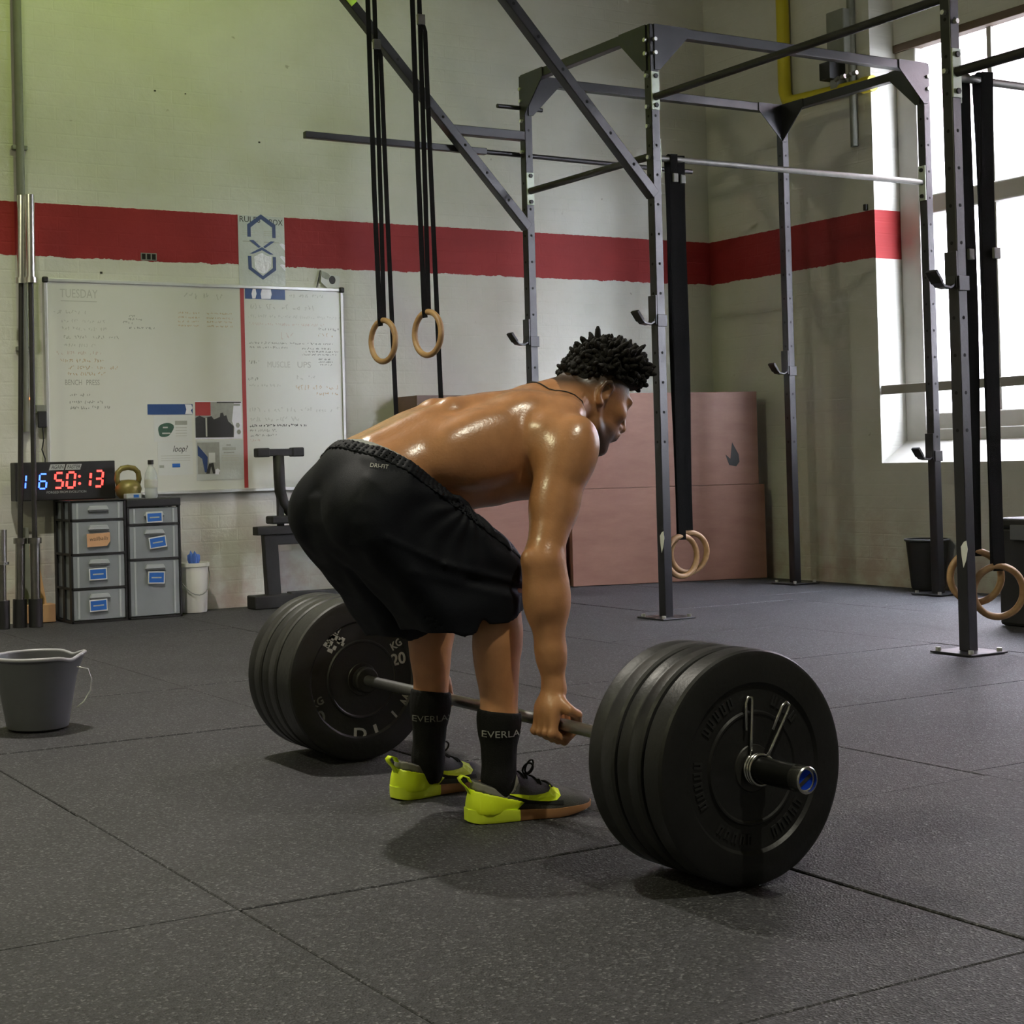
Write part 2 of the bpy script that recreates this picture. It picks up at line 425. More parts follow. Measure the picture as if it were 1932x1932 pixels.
M = dict(
    floor=floor_mat(),
    wall_x=wall_mat('painted_brick_back', 'X'),
    wall_y=wall_mat('painted_brick_side', 'Y'),
    ceil=pm('ceiling_paint', (0.45, 0.44, 0.38), 0.8),
    slab=pm('floor_slab', (0.02, 0.02, 0.02), 0.9),
    steel=pm('rig_steel', (0.013, 0.013, 0.016), 0.36, 0.0, 0.2, 9, 0.05, 80, spec=0.6, rvar=0.1),
    hole=pm('hole_black', (0.004, 0.004, 0.004), 0.9),
    chrome=pm('chrome', (0.72, 0.72, 0.70), 0.22, 1.0, 0.1, 40),
    bolt=pm('zinc_bolt', (0.75, 0.77, 0.72), 0.35, 0.8, 0.1, 60),
    flange=pm('flange_paint', (0.62, 0.70, 0.58), 0.5, 0.2, 0.15, 30),
    barsteel=pm('bar_steel', (0.33, 0.33, 0.34), 0.38, 0.9, 0.2, 60, 0.1, 300),
    dullbar=pm('dull_bar', (0.20, 0.20, 0.18), 0.5, 0.7, 0.25, 30),
    darkbar=pm('black_bar', (0.035, 0.034, 0.032), 0.42, 0.3, 0.3, 40),
    sleeve=pm('black_sleeve', (0.02, 0.02, 0.02), 0.3, 0.6, 0.3, 50),
    chromedull=pm('worn_chrome', (0.26, 0.255, 0.235), 0.34, 1.0, 0.25, 30),
    rubber=pm('plate_rubber', (0.012, 0.012, 0.0125), 0.42, 0.0, 0.35, 14, 0.06, 120, spec=0.45, rvar=0.1),
    rubber2=pm('plate_rubber_worn', (0.020, 0.020, 0.021), 0.46, 0.0, 0.4, 10, 0.1, 60, spec=0.5, rvar=0.1),
    print=pm('plate_print', (0.50, 0.50, 0.47), 0.6, 0, 0.25, 60),
    printdim=pm('plate_print_worn', (0.20, 0.20, 0.185), 0.6, 0, 0.5, 90),
    emboss=pm('plate_emboss', (0.016, 0.016, 0.0165), 0.5),
    strap=pm('webbing', (0.006, 0.006, 0.006), 0.85, 0, 0.3, 60, 0.2, 400, spec=0.2),
    ring=wood_mat('ring_wood', (0.30, 0.17, 0.07), (0.45, 0.28, 0.13), 'Y', 8, 0.45),
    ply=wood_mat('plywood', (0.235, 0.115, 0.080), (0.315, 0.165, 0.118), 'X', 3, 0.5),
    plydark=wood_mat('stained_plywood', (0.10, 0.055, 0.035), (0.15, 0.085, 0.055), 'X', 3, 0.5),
    board=pm('whiteboard_gloss', (0.66, 0.67, 0.62), 0.22, 0, 0.05, 3, spec=0.5),
    alu=pm('aluminium', (0.62, 0.63, 0.60), 0.4, 0.6, 0.08, 20),
    black=pm('black_plastic', (0.012, 0.012, 0.012), 0.5, 0, 0.2, 20),
    blackmat=pm('black_vinyl', (0.016, 0.016, 0.016), 0.6, 0, 0.3, 20, 0.1),
    red=pm('red_tape', (0.36, 0.035, 0.03), 0.5),
    blue=pm('blue_paper', (0.012, 0.055, 0.20), 0.35, 0, 0.15, 20),
    bluelab=pm('blue_label', (0.015, 0.12, 0.46), 0.6, 0, 0.1, 20),
    bluecap=pm('blue_end_sticker', (0.008, 0.05, 0.50), 0.8, 0, 0.1, 20, spec=0.1),
    navy=pm('navy_print', (0.012, 0.04, 0.14), 0.4, 0, 0.1, 20),
    paper=pm('paper', (0.62, 0.64, 0.62), 0.5, 0, 0.05, 8),
    glossp=pm('laminated_paper', (0.55, 0.58, 0.57), 0.16, 0, 0.06, 8, 0.25, 26, coat=0.6),
    glare_gloss=pm('painted_glare', (0.80, 0.80, 0.88), 0.12, 0, 0.1, 30, 0.3, 40),  # pale colour for glare painted on prints, also the glossy photo sheet
    ink=pm('ink_black', (0.03, 0.03, 0.03), 0.6),
    grayink=pm('ink_grey', (0.30, 0.31, 0.28), 0.6, 0, 0.3, 30),
    fadeink=pm('marker_faded', (0.46, 0.47, 0.42), 0.6, 0, 0.15, 20),
    midink=pm('marker_mid', (0.33, 0.34, 0.30), 0.6, 0, 0.25, 20),
    redink=pm('marker_red_faded', (0.56, 0.46, 0.40), 0.6, 0, 0.1, 20),
    oraink=pm('marker_orange', (0.50, 0.38, 0.24), 0.6, 0, 0.2, 20),
    green=pm('print_green', (0.03, 0.09, 0.055), 0.5, 0, 0.4, 40),
    ledr=pm('led_red', (0.3, 0.01, 0.01), 0.4, emit=(1.0, 0.05, 0.04), es=4.0),
    ledb=pm('led_blue', (0.01, 0.02, 0.3), 0.4, emit=(0.06, 0.16, 1.0), es=4.0),
    ledo=pm('led_orange', (0.3, 0.1, 0.02), 0.4, emit=(1.0, 0.3, 0.08), es=4.0),
    silver=pm('silver_print', (0.40, 0.42, 0.40), 0.4, 0, 0.2, 60),
    drawer=pm('translucent_drawer', (0.27, 0.30, 0.32), 0.28, 0, 0.22, 4, 0.05, 10, alpha=0.86),
    drawerrim=pm('drawer_rim', (0.38, 0.41, 0.43), 0.3, 0, 0.1, 10),
    cardboard=pm('tan_card', (0.55, 0.32, 0.17), 0.7, 0, 0.08, 20),
    cloth=pm('blue_cloth', (0.06, 0.14, 0.45), 0.8, 0, 0.2, 30),
    bucketw=pm('white_bucket_plastic', (0.72, 0.72, 0.64), 0.4, 0, 0.06, 10),
    bucketg=pm('grey_bucket_plastic', (0.105, 0.11, 0.12), 0.38, 0, 0.1, 14, 0.03, 30),
    bucketrim=pm('bucket_rim_plastic', (0.40, 0.40, 0.44), 0.35, 0, 0.1, 14),
    brass=pm('brass_paint', (0.20, 0.165, 0.05), 0.42, 0.3, 0.25, 30),
    clear=pm('clear_plastic', (0.62, 0.68, 0.68), 0.12, 0, 0.1, 20, alpha=0.55),
    yellow=pm('gas_yellow', (0.55, 0.47, 0.015), 0.5, 0, 0.12, 12),
    greypaint=pm('grey_paint', (0.20, 0.21, 0.18), 0.6, 0, 0.2, 14),
    frame=pm('window_paint', (0.55, 0.54, 0.50), 0.5, 0, 0.1, 8),
    frameb=pm('lintel_brown', (0.13, 0.09, 0.06), 0.7),
    winbar=pm('window_bar_paint', (0.36, 0.35, 0.32), 0.5, 0, 0.1, 10),
    glass=glass_mat('window_glass'),
    pinkbrick=pm('far_brick', (0.50, 0.36, 0.37), 0.8, 0, 0.15, 3),
    farframe=pm('far_trim', (0.42, 0.41, 0.41), 0.7),
    yard=pm('yard_asphalt', (0.13, 0.13, 0.13), 0.9),
    skin=skin_mat(),
    hair=pm('hair', (0.008, 0.007, 0.006), 0.75, 0, 0.5, 90, 0.4, 300, spec=0.25),
    shorts=pm('shorts_fabric', (0.0075, 0.0088, 0.0135), 0.62, 0, 0.18, 40, 0.12, 500, spec=0.18),
    briefs=pm('grey_waistband', (0.30, 0.31, 0.30), 0.8, 0, 0.3, 90),
    sock=pm('sock_knit', (0.010, 0.010, 0.010), 0.85, 0, 0.3, 200, 0.3, 500, spec=0.2),
    sockprint=pm('sock_print', (0.42, 0.42, 0.40), 0.8, 0, 0.3, 200),
    volt=pm('volt_yellow', (0.78, 0.98, 0.02), 0.45, 0, 0.06, 20),
    voltsole=pm('volt_sole', (0.80, 1.0, 0.05), 0.5, 0, 0.06, 20),
    gum=pm('gum_sole', (0.42, 0.21, 0.09), 0.55, 0, 0.15, 30),
    shoegrey=pm('shoe_mesh', (0.055, 0.056, 0.052), 0.75, 0, 0.25, 90, 0.3, 500),
    lining=pm('shoe_lining', (0.20, 0.195, 0.16), 0.8, 0, 0.2, 60),
    lace=pm('lace', (0.012, 0.013, 0.012), 0.8),
    white=pm('white_scrap', (0.72, 0.74, 0.66), 0.6, 0, 0.1, 40),
    lampm=pm('lamp_enamel', (0.08, 0.12, 0.09), 0.4),
    bulb=pm('lamp_glow', (0.9, 0.9, 0.8), 0.4, emit=(1.0, 0.97, 0.8), es=6.0),
    green_lit=pm('green_lit_sticker', (0.55, 0.85, 0.10), 0.4),  # whitish sticker with the green lamplight put into its colour
)
# ================================================================== SETTING
def struct(name, mb, mat, parent=None, **k):
    o = mb.part(name, mat, parent, **k)
    if parent is None: o['kind'] = 'structure'
    return o

floor = struct('floor', MB().mm((WL-.3, WF-.3, -0.12), (WR+.4, WB+.3, -0.02)), M['slab'])
# rubber mats: each one its own piece, seams run with the room
mat_cols = [1.17 + 1.035*k for k in range(-5, 7)]
mesh_cache = {}
for ci, x0 in enumerate(mat_cols):
    x1 = x0 + 1.035
    a, b = max(x0, WL), min(x1, WR - 0.03)
    if b - a < 0.05: continue
    off = {4: 0.0, 5: 0.0, 6: 0.045, 7: 0.1, 8: 0.15, 9: 0.2}.get(ci, 0.05*ci)
    y = 2.707 + off - 0.945*8
    while y < WB:
        c, d = max(y, WF), min(y + 0.945, WB - 0.03)
        if d - c > 0.05:
            g = 0.003 + 0.0022*random.random()
            dz = -0.0035*random.random()
            ln, wd = b-a-g, d-c-g
            key = (round(ln, 2), round(wd, 2))
            if key not in mesh_cache:
                mesh_cache[key] = MB().box((0, 0, -0.01), (ln, wd, 0.02)).mesh('mat', (0,0,0), bevel=0.0022, seg=1)
                mesh_cache[key].materials.append(M['floor'])
            o = bpy.data.objects.new('rubber_mat', mesh_cache[key])
            COL.objects.link(o); o.parent = floor
            o.location = ((a+b)/2 + random.uniform(-.001, .001), (c+d)/2 + random.uniform(-.001, .001), dz)
            o.rotation_euler[2] = random.uniform(-0.0012, 0.0012)
        y += 0.945

wall_back = struct('wall_back', MB().mm((WL-.3, WB, -0.1), (WR+.35, WB+.3, CEIL)), M['wall_x'])
struct('wall_left', MB().mm((WL-.3, WF-.3, -0.1), (WL, WB, CEIL)), M['wall_y'])
struct('wall_front', MB().mm((WL, WF-.3, -0.1), (WR+.35, WF, CEIL)), M['wall_x'])
struct('ceiling', MB().mm((WL-.3, WF-.3, CEIL), (WR+.4, WB+.3, CEIL+.2)), M['ceil'])
# unpainted air brick low on the band
ab = MB().mm((3.19, WB-.004, 2.036), (3.288, WB+.01, 2.080))
abo = struct('air_brick', ab, M['greypaint'], wall_back, bevel=.002)
for k in range(3):
    MB().mm((3.196+.031*k, WB-.006, 2.042), (3.218+.031*k, WB, 2.074)).part('vent_slot', M['hole'], abo)
for x, z, s in ((3.30, 3.03, .012), (3.49, 3.03, .008), (3.96, 2.78, .012), (2.95, 1.955, .014)):
    MB().box((x, WB-.001, z), (s, .004, s*.8)).part('nail_hole', M['ink'], wall_back)

# right wall with tall window recesses
WTH = 0.34
WZ0, WZ1, WTOP = 0.752, 3.36, 4.30
WINS = [(5.2, 7.045), (2.3, 4.145)]
wr = MB()
wr.mm((WR, WF-.3, -0.1), (WR+WTH, WB, WZ0))
wr.mm((WR, WF-.3, WTOP), (WR+WTH, WB, CEIL))
edges = sorted([WF-.3, WB] + [e for w in WINS for e in w])
for i in range(0, len(edges), 2):
    wr.mm((WR, edges[i], WZ0), (WR+WTH, edges[i+1], WTOP))
wall_right = struct('wall_right', wr, M['wall_y'])
for wi, (y0, y1) in enumerate(WINS):
    n = wi + 1
    XW = WR + 0.25
    # panel over the window inside the recess, with a brown head board
    MB().mm((XW-.04, y0, WZ1+.02), (WR+WTH-.02, y1, WTOP)).part('recess_panel', M['wall_y'], wall_right)
    win = bpy.data.objects.new('window_%d' % n, None); COL.objects.link(win)
    win.location = (XW, (y0+y1)/2, WZ0); win['kind'] = 'structure'
    MB().mm((XW-.05, y0, WZ1-.03), (XW+.03, y1, WZ1+.02)).part('head_board', M['frameb'], win, bevel=.004)
    sill = MB().prism([(0, 0), (0.33, 0), (0.33, 0.165), (0.27, 0.165)], (WR, (y0+y1)/2, WZ0), (1,0,0), (0,0,1), y1-y0)
    sill.part('window_sill', M['frame'], win)
    for a, b in ((y1-.16, y1), (y0, y0+.16)):
        MB().mm((XW-.03, a, WZ0+.12), (XW+.05, b, WZ1)).part('stile', M['frame'], win, bevel=.008)
    MB().mm((XW-.01, y0+.16, WZ0+.13), (XW+.05, y1-.16, 1.055)).part('bottom_rail', M['frame'], win, bevel=.008)
    MB().mm((XW-.035, y0+.16, WZ0+.13), (XW-.008, y1-.16, .955)).part('bottom_rail', M['frame'], win, bevel=.006)
    MB().mm((XW-.02, y0+.16, 2.285), (XW+.05, y1-.16, 2.405)).part('transom', M['frame'], win, bevel=.01)
    ys = [y1-.69-.53*k for k in range(2)]
    for yy in ys:
        for za, zb in ((1.055, 2.285), (2.405, WZ1-.03)):
            MB().mm((XW, yy-.017, za), (XW+.035, yy+.017, zb)).part('glazing_bar', M['winbar'], win, bevel=.004)
    yl = [y1-.16] + ys + [y0+.16]
    for k in range(len(yl)-1):
        for za, zb in ((1.055, 2.285), (2.405, WZ1-.03)):
            MB().mm((XW+.012, yl[k+1], za), (XW+.017, yl[k], zb)).part('pane', M['glass'], win)
    MB().mm((WR+.012, y0, 1.178), (WR+.03, y1, 1.234)).part('safety_rail', M['winbar'], win, bevel=.003)

# the yard and the building across it
struct('ground_yard', MB().mm((WR+WTH, -40, -0.3), (60, 50, -0.16)), M['yard'])
nb = thing('brick_building', (15.5, 6.0, -1.0), 'pink brick building seen through the tall window', 'building')
MB().mm((15.5, -6, 4.9), (17.5, 22, 9)).part('wall', M['pinkbrick'], nb)
MB().mm((15.3, -6, 5.55), (15.5, 22, 5.7)).part('ledge', M['farframe'], nb)
MB().mm((15.5, -6, -1), (17.5, 22, 4.9)).part('render_base', M['farframe'], nb)
for k in range(5):
    MB().mm((15.42, 5.5+2.9*k, 5.9), (15.52, 6.9+2.9*k, 8.0)).part('far_window', M['farframe'], nb)

# services on the right wall
gp = thing('gas_pipe', (WR-.05, 7.745, 3.05), 'yellow gas pipe bending along the right wall', 'pipe')
MB().tube([(WR-.05, 7.745, CEIL), (WR-.05, 7.745, 3.22), (WR-.05, 7.725, 3.165), (WR-.05, 7.67, 3.14), (WR-.05, 6.98, 3.105)], .042, 14).part('pipe', M['yellow'], gp, smooth=40)
MB().mm((WR-.09, 7.24, 3.09), (WR, 7.30, 3.19)).part('valve', M['greypaint'], gp, bevel=.006)
MB().cyl((WR-.05, 6.98, 3.105), (WR-.05, 7.06, 3.108), .05).part('end_cap', M['yellow'], gp, smooth=40)
jb = thing('junction_box', (WR, 7.25, 3.18), 'grey conduit with metal box and dark bracket beside the window', 'conduit')
MB().cyl((WR-.025, 7.17, 2.75), (WR-.025, 7.17, CEIL), .024).part('conduit', M['greypaint'], jb, smooth=40)
MB().mm((WR-.10, 7.16, 3.33), (WR, 7.31, 3.62)).part('box', M['greypaint'], jb, bevel=.008)
MB().mm((WR-.14, 7.25, 3.19), (WR, 7.34, 3.30)).part('bracket', M['black'], jb, bevel=.004)
for k in range(4):
    MB().cyl((WR-.12, 7.22-.05*k, 3.17+.01*(k % 2)), (WR-.12, 7.19-.05*k, 3.18), .014, n=10).part('fitting', M['chromedull'], jb)
hk = MB().mm((WR-.02, 7.095, 2.336), (WR, 7.12, 2.376))
hk.single('wall_hook', (WR-.01, 7.108, 2.336), M['black'], 'tiny dark hook on the wall just above the red band by the window', 'hook', bevel=.003)
cd = thing('wall_conduit', (2.487, WB-.022, 0), 'thin grey conduit running up the back wall behind the stored barbells', 'conduit')
MB().cyl((2.487, WB-.024, 1.05), (2.487, WB-.024, CEIL), .0235).part('pipe', M['greypaint'], cd, smooth=40)
for z in (1.5, 2.62, 3.6): MB().mm((2.445, WB-.03, z), (2.53, WB, z+.025)).part('clip', M['greypaint'], cd, bevel=.003)

# ceiling lamps
for i, (x, y, z, wt, c) in enumerate(LAMPS):
    t = thing('pendant_lamp', (x, y, z), ['enamel pendant lamp hanging over the far end of the barbell', 'enamel pendant lamp hanging over the left of the gym', 'enamel pendant lamp hanging nearest the camera', 'enamel pendant lamp with a greenish glow by the back wall'][i], 'lamp', 'pendant lamps under the ceiling')
    MB().lathe([(.03, .22), (.06, .2), (.10, .15), (.22, .02), (.23, 0.0), (.222, 0.0), (.21, .02), (.09, .14), (.05, .19)], (x, y, z)).part('shade', M['lampm'], t, smooth=40)
    MB().cyl((x, y, z+.2), (x, y, CEIL), .01, n=8).part('cord', M['black'], t)
    MB().lathe([(.001, -.02), (.05, 0.0), (.065, .04), (.05, .09), (.03, .12)], (x, y, z+.02), n=20).part('bulb', M['bulb'], t, smooth=True)
    ld = bpy.data.lights.new('lamp_light', 'POINT' if i == 1 else 'SPOT'); ld.energy = wt; ld.color = c; ld.shadow_soft_size = 0.07
    if i != 1: ld.spot_size = math.radians(125); ld.spot_blend = 1.0
    lo = bpy.data.objects.new('lamp_light', ld); COL.objects.link(lo); lo.parent = t; lo.location = (0, 0, -0.14)
    if i == 3:   # this one is tilted to wash the back wall
        lo.rotation_euler = Vector((-.25, 1.9, -2.0)).to_track_quat('-Z', 'Y').to_euler(); lo.data.spot_size = math.radians(150)

# ================================================================== RIG
PW = 0.052
rig = thing('pull_up_rig', (XA, YA, 0), 'tall black steel pull-up rig of bolted posts and bars', 'rig')
XF, YG = XD, 2.53
posts = {'A': (XA, YA, RH), 'B': (XA, YB, RH), 'C': (XD, YB, RH), 'D': (XD, YA, RH), 'E': (XA, YE, 3.75), 'F': (XF, YE, 3.75), 'G': (XA, YG, 3.75)}
postobj = {}
for k, (x, y, h) in posts.items():
    p = MB().mm((x-PW/2, y-PW/2, 0.008), (x+PW/2, y+PW/2, h)).part('post', M['steel'], rig, bevel=.004)
    postobj[k] = p
    hm = MB()
    z = 0.9
    while z < h - .12:
        for d in ((-1, 0), (0, -1)):
            c = Vector((x + d[0]*PW/2, y + d[1]*PW/2, z))
            hm.cyl(c + Vector((d[0], d[1], 0))*0.0006, c - Vector((d[0], d[1], 0))*0.003, .0075, n=10)
        z += 0.152
    hm.part('bolt_holes', M['hole'], p, kind='stuff')
    bp = MB().mm((x-.105, y-.105, 0), (x+.105, y+.105, .008)).part('base_plate', M['steel'], rig, bevel=.002)
    for sx in (-1, 1):
        for sy in (-1, 1):
            MB().cyl((x+sx*.082, y+sy*.082, .006), (x+sx*.082, y+sy*.082, .022), .011, n=6).part('anchor_bolt', M['bolt'], bp)
ZB = RH - PW/2
def beam(a, b, w=PW, side=None, name='beam', mat='steel', bev=.004):
    return MB().bar(a, b, w, side=side).part(name, M[mat], rig, bevel=bev)
h = PW/2
beam((XA+h, YA, ZB), (XD-h, YA, ZB), side=(0,1,0)); beam((XA+h, YB, ZB), (XD-h, YB, ZB), side=(0,1,0))
beam((XA, YA+h, ZB), (XA, YB-h, ZB), side=(1,0,0)); beam((XD, YA+h, ZB), (XD, YB-h, ZB), side=(1,0,0))
beam((XA+h, YE, 3.72), (XF-h, YE, 3.72), side=(0,1,0)); beam((XA, YG+h, 3.72), (XA, YE-h, 3.72), side=(1,0,0))
for k in 'ABCD':
    x, y, _ = posts[k]
    sx = 1 if x == XA else -1
    sy = 1 if y == YA else -1
    g = MB().prism([(0, 0), (sx*.22, 0), (sx*.22, -.05), (sx*.03, -.235), (0, -.235)], (x, y - h - .004, RH), (1,0,0), (0,0,1), .006).part('gusset', M['steel'], rig)
    for dz in (.08, .15): MB().cyl((x, y-h-.004, RH-dz), (x, y-h-.018, RH-dz), .011, n=8).part('bolt', M['bolt'], g)
    g = MB().prism([(0, 0), (sy*.22, 0), (sy*.22, -.05), (sy*.03, -.235), (0, -.235)], (x - h - .004, y, RH), (0,1,0), (0,0,1), .006).part('gusset', M['steel'], rig)
    for dz in (.08, .15): MB().cyl((x-h-.004, y, RH-dz), (x-h-.018, y, RH-dz), .011, n=8).part('bolt', M['bolt'], g)
# pull-up bars
def pbar(a, b, r, mat):
    return MB().cyl(a, b, r, n=18).part('pull_up_bar', M[mat], rig, smooth=40)
pbar((XA+h, YA, 2.36), (XD-h, YA, 2.36), .0165, 'dullbar')
pbar((XA, YA+h, 2.372), (XA, YB-h, 2.372), .0195, 'darkbar')
pbar((XA, YE+h, 2.668), (XA, YA-h, 2.668), .0195, 'darkbar')
pbar((XA, YG+h, 2.354), (XA, YE-h, 2.354), .021, 'darkbar')
pbar((XA+h, YE, 2.34), (XF-h, YE, 2.34), .0165, 'dullbar')
def flange(c, n, zc, hz=.098):
    x, y = c
    n = Vector(n); s = Vector((n.y, n.x, 0))
    o = Vector((x, y, zc)) + n*(h+.003)
    f = MB().bar(o - Vector((0,0,hz)), o + Vector((0,0,hz)), .050, .006, side=s if abs(s.x)+abs(s.y) else None).part('flange', M['flange'], rig, bevel=.0015)
    for dz in (-.075, .075):
        MB().cyl(o + Vector((0,0,dz)), o + Vector((0,0,dz)) + n*.012, .0125, n=6).part('bolt', M['black'], f)
flange((XA, YA), (0,-1,0), 2.70); flange((XA, YB), (0,-1,0), 2.385, .093); flange((XA, YE), (0,-1,0), 2.35, .10)
flange((XD, YA), (-1,0,0), 2.355, .10); flange((XA, YA), (1,0,0), 2.355, .10); flange((XA, YE), (1,0,0), 2.33, .10)
# raking braces up to the ring beam
XR, ZR = 3.82, 3.53
for y, strut in ((YA, False), (YB, True)):
    br = MB().bar((XA-.01, y, 2.165), (XR+.0, y, ZR), .058, .052, side=(0,1,0)).part('brace', M['steel'], rig, bevel=.004)
    d = (Vector((XR, y, ZR)) - Vector((XA-.01, y, 2.165)))
    hm = MB(); nrm = Vector((0, -1, 0))
    for k in range(1, 9):
        c = Vector((XA-.01, y, 2.165)) + d*(k/9.3) + nrm*.029
        hm.cyl(c + nrm*.0006, c - nrm*.003, .009, n=10)
    hm.part('bolt_holes', M['hole'], br, kind='stuff')
    if strut:
        beam((XA-h, y, 2.692), (4.63, y, 2.692), side=(0,1,0), name='strut')
        lp = Vector((XA-.01, y, 2.165)) + d*.875 + nrm*.031
        dn = d.normalized(); sd = dn.cross(nrm)
        fl = MB().bar(lp - dn*.055, lp + dn*.055, .046, .004, side=sd).part('flange', M['green_lit'], rig)
        MB().cyl(lp, lp + nrm*.012, .012, n=6).part('bolt', M['black'], fl)
beam((XR, YA-.12, ZR+.02), (XR, YB+.12, ZR+.02), side=(1,0,0))
MB().bar((3.745, YB+.055, 2.603), (4.9, YB+.055, 2.597), .036, side=(0,1,0)).part('outrigger_bar', M['steel'], rig, bevel=.003)
MB().cyl((4.85, YB+.055, 2.597), (6.414, YB+.055, 2.585), .0145, n=12).part('outrigger_bar', M['steel'], rig, smooth=40)
MB().cyl((4.965, YB+.02, 2.860), (5.275, YB+.02, 2.860), .0125, n=10).part('peg', M['steel'], rig, smooth=40)
for k, z in (('A', .385), ('E', .395)):
    x, y, _ = posts[k]
    MB().prism([(-.002, -.05), (.012, -.02), (.022, .025), (.016, .06), (.004, .055), (-.012, .035), (-.01, .0)], (x-h-.0008, y-.012, z), (0,-1,0), (0,0,1), .0012).part('paint_chip', M['white'], postobj[k])
# bolts showing on the posts
for x, y, z, d in ((XA, YA, 2.52, (-1,0,0)), (XA, YA, 2.62, (-1,0,0)), (XA, YA, 2.78, (-1,0,0)), (XA, YA, 2.36, (-1,0,0)), (XA, YB, 2.78, (-1,0,0)), (XA, YB, 2.6, (-1,0,0)), (XA, YE, 2.60, (-1,0,0)), (XA, YE, 2.56, (0,-1,0)), (XA, YE, 2.36, (-1,0,0)), (XD, YA, 2.28, (1,0,0))):
    d = Vector(d); c = Vector((x, y, z)) + d*h
    MB().cyl(c, c + d*.016, .011, n=6).part('bolt', M['bolt'], rig)

# J hooks, each lifts off its post
def j_hook(x, y, z, lab):
    t = thing('j_hook', (x, y, z), lab, 'hook', 'j hooks on the rig posts')
    MB().mm((x-h-.012, y-.03, z-.02), (x-h-.002, y+.03, z+.13)).part('back_plate', M['steel'], t, bevel=.002)
    MB().mm((x-h-.004, y-.036, z-.03), (x+h+.004, y-.029, z+.03)).part('side_clamp', M['steel'], t, bevel=.002)
    pts = [(x-h-.008, y, z+.03), (x-h-.014, y, z-.005), (x-h-.04, y, z-.018), (x-h-.075, y, z-.012), (x-h-.10, y, z+.012), (x-h-.118, y, z+.035)]
    MB().ribbon(pts, .05, .008, (0,1,0)).part('hook', M['steel'], t, smooth=30)
    MB().bar((x-h-.088, y, z+.0), (x-h-.124, y, z+.048), .056, .016, side=(0,1,0)).part('lip_pad', M['black'], t, bevel=.003)
j_hook(XA, YB, 1.505, 'black j hook on the far post above the lifter')
j_hook(XA, YA, 1.52, 'black j hook on the post just behind the lifter\'s head')
j_hook(XD, YB, 1.35, 'black j hook on the thin post in the far corner bay')
j_hook(XA, YE, 1.495, 'large black j hook on the nearest right-hand post')
j_hook(XD, YA, .79, 'low black j hook on the post in front of the window')

# gymnastics rings
def ring_mesh(t, c, axis, part='ring', R=.1035, r=.0145):
    return MB().torus(c, axis, R, r, 44, 12).part('ring', M['ring'], t, smooth=True)
def hanging_ring(y, buckle_z, lab):
    x, zc = 3.83, 1.44
    t = thing('gymnastics_ring', (x, y, zc), lab, 'ring', 'hanging gymnastics rings')
    ring_mesh(t, (x, y, zc), (1, 0.12, 0))
    top = ZR + .02 - PW/2
    MB().ribbon([(x-.045, y, top+.06), (x-.043, y, top-.1), (x-.03, y, 2.2), (x-.016, y, zc+.10), (x-.012, y, zc+.075)], .026, .004, (1,0,0)).part('strap', M['strap'], t)
    MB().ribbon([(x-.005, y, top+.06), (x-.004, y, top-.1), (x+.0, y, buckle_z), (x+.006, y, 2.1), (x+.008, y, zc+.115)], .024, .004, (1,0,0)).part('strap', M['strap'], t)
    MB().ribbon([(x+.004, y-.008, buckle_z), (x+.022, y-.008, buckle_z-.05), (x+.034, y-.01, 2.2), (x+.048, y-.014, zc), (x+.06, y-.016, .9), (x+.066, y-.018, .45)], .024, .004, (1,0,0)).part('strap_tail', M['strap'], t)
    MB().mm((x-.018, y-.016, buckle_z-.02), (x+.022, y+.004, buckle_z+.03)).part('buckle', M['chromedull'], t, bevel=.003)
hanging_ring(6.88, 2.93, 'wooden gymnastics ring on a black strap, the left and lower of the hanging pair')
hanging_ring(6.44, 2.94, 'wooden gymnastics ring on a black strap, the right and higher of the hanging pair')
def stowed_ring(x, y, zbar, zc, axis, lab, w, wob, grp):
    t = thing('gymnastics_ring', (x, y, zc), lab, 'ring', grp)
    ring_mesh(t, (x, y, zc), axis)
    zt = zc + .085
    n = 9
    for s, dy in ((-1, -.025), (1, .025)):
        pts = []
        for i in range(n):
            f = i/(n-1); z = zbar + .022 + (zt - zbar - .022)*f
            pts.append((x + wob*math.sin(f*3.1)*s*.6 + s*.004*math.sin(f*9), y + dy*(1-f*.6), z))
        MB().ribbon(pts, [w*(1 + .22*math.sin(3.1*i/(n-1))) for i in range(n)], .006, (1, -.3, 0)).part('strap', M['strap'], t)
    zb_ = zbar - .72 if wob > .01 or wob < 0 else zbar - .10
    MB().box((x + wob*.5, y-.030, zb_), (w*.8, .012, .045)).part('buckle', M['greypaint'], t, bevel=.003)
    MB().lathe([(.0225, -w/2), (.0255, -w/2), (.0255, w/2), (.0225, w/2), (.0225, -w/2)], (x, y, zbar), (1,0,0), 20).part('bar_loop', M['strap'], t, smooth=40)
stowed_ring(5.258, YA, 2.36, .310, (-.05, 1, 0), 'wooden ring stowed on the middle post bar, nearer and lower of two', .038, .006, 'rings stowed beside the middle post')
stowed_ring(5.322, YA+.02, 2.36, .325, (.2, .98, .1), 'wooden ring stowed on the middle post bar, farther and higher of two', .038, .008, 'rings stowed beside the middle post')
stowed_ring(5.235, YE+.03, 2.34, .300, (.5, .86, 0), 'larger looking wooden ring stowed beside the nearest post, left behind it', .04, -.01, 'rings stowed beside the nearest post')
stowed_ring(5.295, YE-.03, 2.34, .240, (.45, .89, .05), 'wooden ring stowed beside the nearest post, hanging lowest at right', .05, .03, 'rings stowed beside the nearest post')

